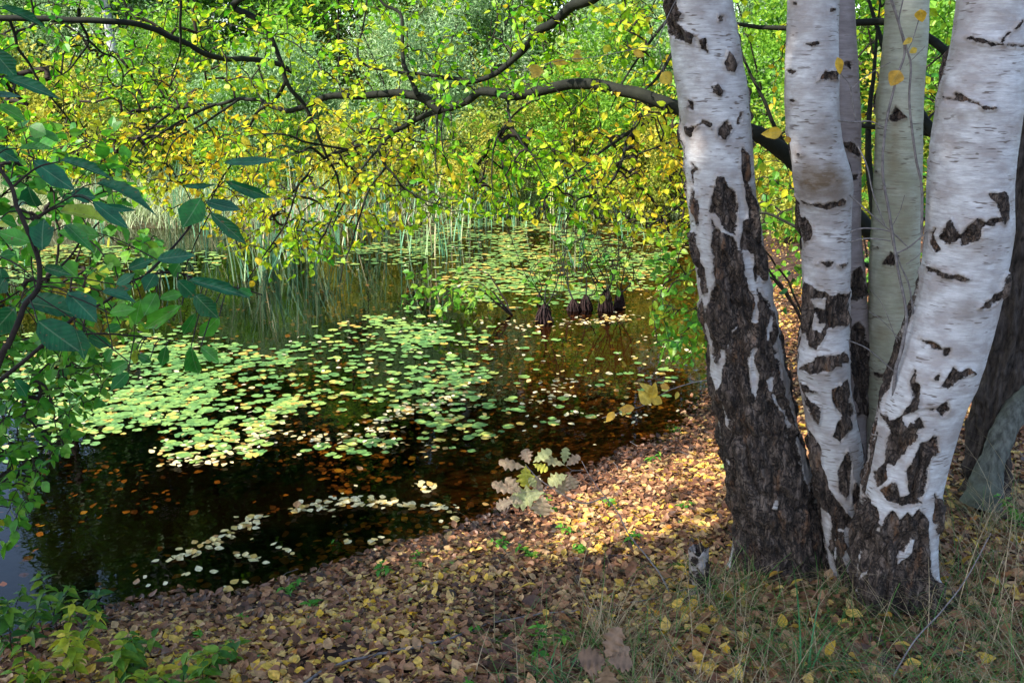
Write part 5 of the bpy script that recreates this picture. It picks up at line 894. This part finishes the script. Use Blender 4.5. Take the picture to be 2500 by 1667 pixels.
# ---------------------------------------------------------------- small plants
def plant(name, label, px, py, h, n, ls, mat, tones, seed, opp=True, lean=.3, cat='plant', group=None):
    r = np.random.default_rng(seed); c = hit(px, py)[0]; o = thing(name, label, cat, group, tuple(map(float, c))); A = Acc(); LP, LA, S = [], [], []
    for s in range(n):
        b_ = c+[r.normal(0, .015*n**.5), r.normal(0, .015*n**.5), -.01]; hh = h*r.uniform(.6, 1.1); e = b_+[r.normal(0, lean)*hh, r.normal(-.1, lean)*hh, hh]; P = spline(np.array([b_, (b_+e)/2+[0, 0, hh*.12], e]), 6); A.tube(P, np.linspace(.002, .0009, len(P)), 5)
        k_ = max(3, int(hh/(ls*.5)))
        for q in range(k_+1):
            t = .25+.75*q/k_; p_ = P[int(t*(len(P)-1))]; a = q*1.57+r.normal(0, .3)
            for sg in (0, math.pi): LP.append(p_); LA.append([math.cos(a+sg), math.sin(a+sg), r.normal(.05, .25)]); S.append(ls*(1.1-.5*abs(t-.55))*r.uniform(.7, 1.15))
    LP, LA, S = np.array(LP), np.array(LA), np.array(S); nr = r.normal(0, .3, LP.shape); nr[:, 2] += 1
    V, F, B_ = scatter([leafT(.22, .08, .3, 0, .42), leafT(.26, .1, .45, .1, .4)], LP, basis(LA, nr), S, np.clip(tones[0]+r.normal(0, tones[1], len(LP)), 0, 1), r)
    kid(A.build('stem', M['twig']), o); kid(mesh('foliage', V, F, M[mat], None, {'rnd': B_}, True), o); return o
for i, (px, py, h, n, t, lb) in enumerate([(40, 1600, .30, 3, .35, 'dark green leafy herb in the bottom left corner'), (130, 1560, .28, 4, .45, 'bushy green herb over the dark water edge at the bottom left'), (190, 1650, .30, 3, .85, 'yellow leaved herb at the bottom left'), (90, 1690, .22, 4, .7, 'yellow green herb at the bottom edge, left corner'), (260, 1680, .20, 3, .6, 'yellow green herb right of the yellow leaved one'), (330, 1640, .16, 3, .45, 'low green herb on the litter near the bottom left'), (500, 1660, .20, 3, .5, 'green herb standing alone on the litter, left of centre'), (420, 1700, .16, 3, .65, 'low yellowish herb at the bottom edge left of centre'), (560, 1630, .12, 2, .4, 'small herb beside the standing green one'), (-20, 1560, .32, 4, .3, 'green herb cut by the left edge'), (240, 1530, .16, 2, .3, 'thin green herb at the waterline, left'), (350, 1700, .14, 2, .8, 'yellow herb at the bottom edge')]):
    plant('leafy_herb', lb, px, py, h, n, .058, 'herb', (t-.2, .18), 40+i, group='herbs at the bottom left')
for i, (px, py, h, n, lb) in enumerate([(1290, 1360, .07, 4, 'bright green seedling in the middle of the litter'), (1230, 1345, .06, 2, 'seedling at the waterline left of the brightest one'), (1350, 1255, .08, 3, 'green seedling under the oak sprig'), (1400, 1310, .05, 2, 'seedling right of the oak sprig foot'), (1420, 1350, .06, 2, 'seedling near the middle of the bank'), (940, 1405, .06, 3, 'green seedling at the waterline left of centre'), (1015, 1380, .05, 2, 'small seedling at the waterline below the centre'), (710, 1455, .07, 3, 'green seedling at the dark water edge'), (700, 1345, .07, 1, 'green leaf shoot rising from the dark water'), (815, 1345, .05, 2, 'green leafy shoot in the dark water, right of the other'), (1320, 1600, .10, 3, 'yellow green seedling beside the moss'), (1600, 1130, .05, 3, 'seedling at the sunlit shore near the dark birch'), (1640, 1060, .06, 3, 'seedling at the far end of the near shore'), (1755, 1440, .05, 1, 'single leaf shoot right of the stump'), (1560, 1330, .05, 2, 'seedling left of the arching bare twig'), (1500, 1240, .05, 2, 'seedling on the sunlit litter'), (770, 1480, .05, 2, 'tiny seedling by the shore'), (590, 1520, .05, 2, 'tiny seedling at the left shore'), (1680, 1240, .06, 2, 'seedling against the dark birch'), (1140, 1690, .05, 2, 'seedling at the bottom edge'), (460, 1560, .06, 2, 'low seedling near the herbs'), (2480, 1290, .12, 3, 'green seedling at the right edge'), (1150, 1560, .04, 2, 'tiny seedling left of the moss')]):
    plant('seedling', lb, px, py, h, n, .038, 'seedling', (.35, .2), 70+i, lean=.6, cat='seedling', group='seedlings on the bank')
# single yellow leaves in the grass
YL = [(500,1075,'at the left of the grass'),(815,1275,'in the green grass below the dark birch'),(1430,1195,'below the middle of the clump'),(2050,765,'caught in tall stalks at the right'),(1790,965,'at the foot of the thick birch'),(1820,1120,'just below the thick birch'),(2060,1490,'at the bottom right'),(1110,955,'at the foot of the stained birch'),(720,950,'beside the dark birch base'),(850,1010,'right of the dark birch base'),(1080,1455,'at the bottom, centre of the grass'),(1280,1490,'at the bottom edge, long and pale'),(2190,1000,'in the dry grass at the right'),(2315,1060,'at the right edge'),(920,690,'leaning against the dark birch'),(350,1300,'among straw left of the grass'),(200,1120,'beside the small stump'),(1950,870,'right of the clump')]
yt_ = [mesh('fallen_leaf', t_[0]*.055, t_[1], M['yleaf'], None, {'rnd': np.full(len(t_[0]), v), 'lx': t_[0][:, 0], 'ly': t_[0][:, 1]}, True) for t_, v in ((leafT(.38, .12, .2, .05, .38), .2), (leafT(.38, .05, -.2, .1, .38), .6), (leafT(.38, .18, .1, -.1, .38), .9))]; fu = set()
for i, (zx, zy, lb) in enumerate(YL):
    px, py = T9([(zx, zy)])[0]; c = hit(px, py)[0]; o = yt_[i % 3]
    if i % 3 in fu: o = o.copy(); sc.collection.objects.link(o)
    fu.add(i % 3); o.location = (float(c[0]), float(c[1]), float(c[2])+.035); o.rotation_euler = (rng.uniform(.3, 1.0), rng.normal(0, .3), rng.random()*6.28); s_ = rng.uniform(.8, 1.1); o.scale = (s_,)*3
    tag(o, 'yellow birch leaf '+lb, 'fallen leaf', 'yellow leaves in the grass')
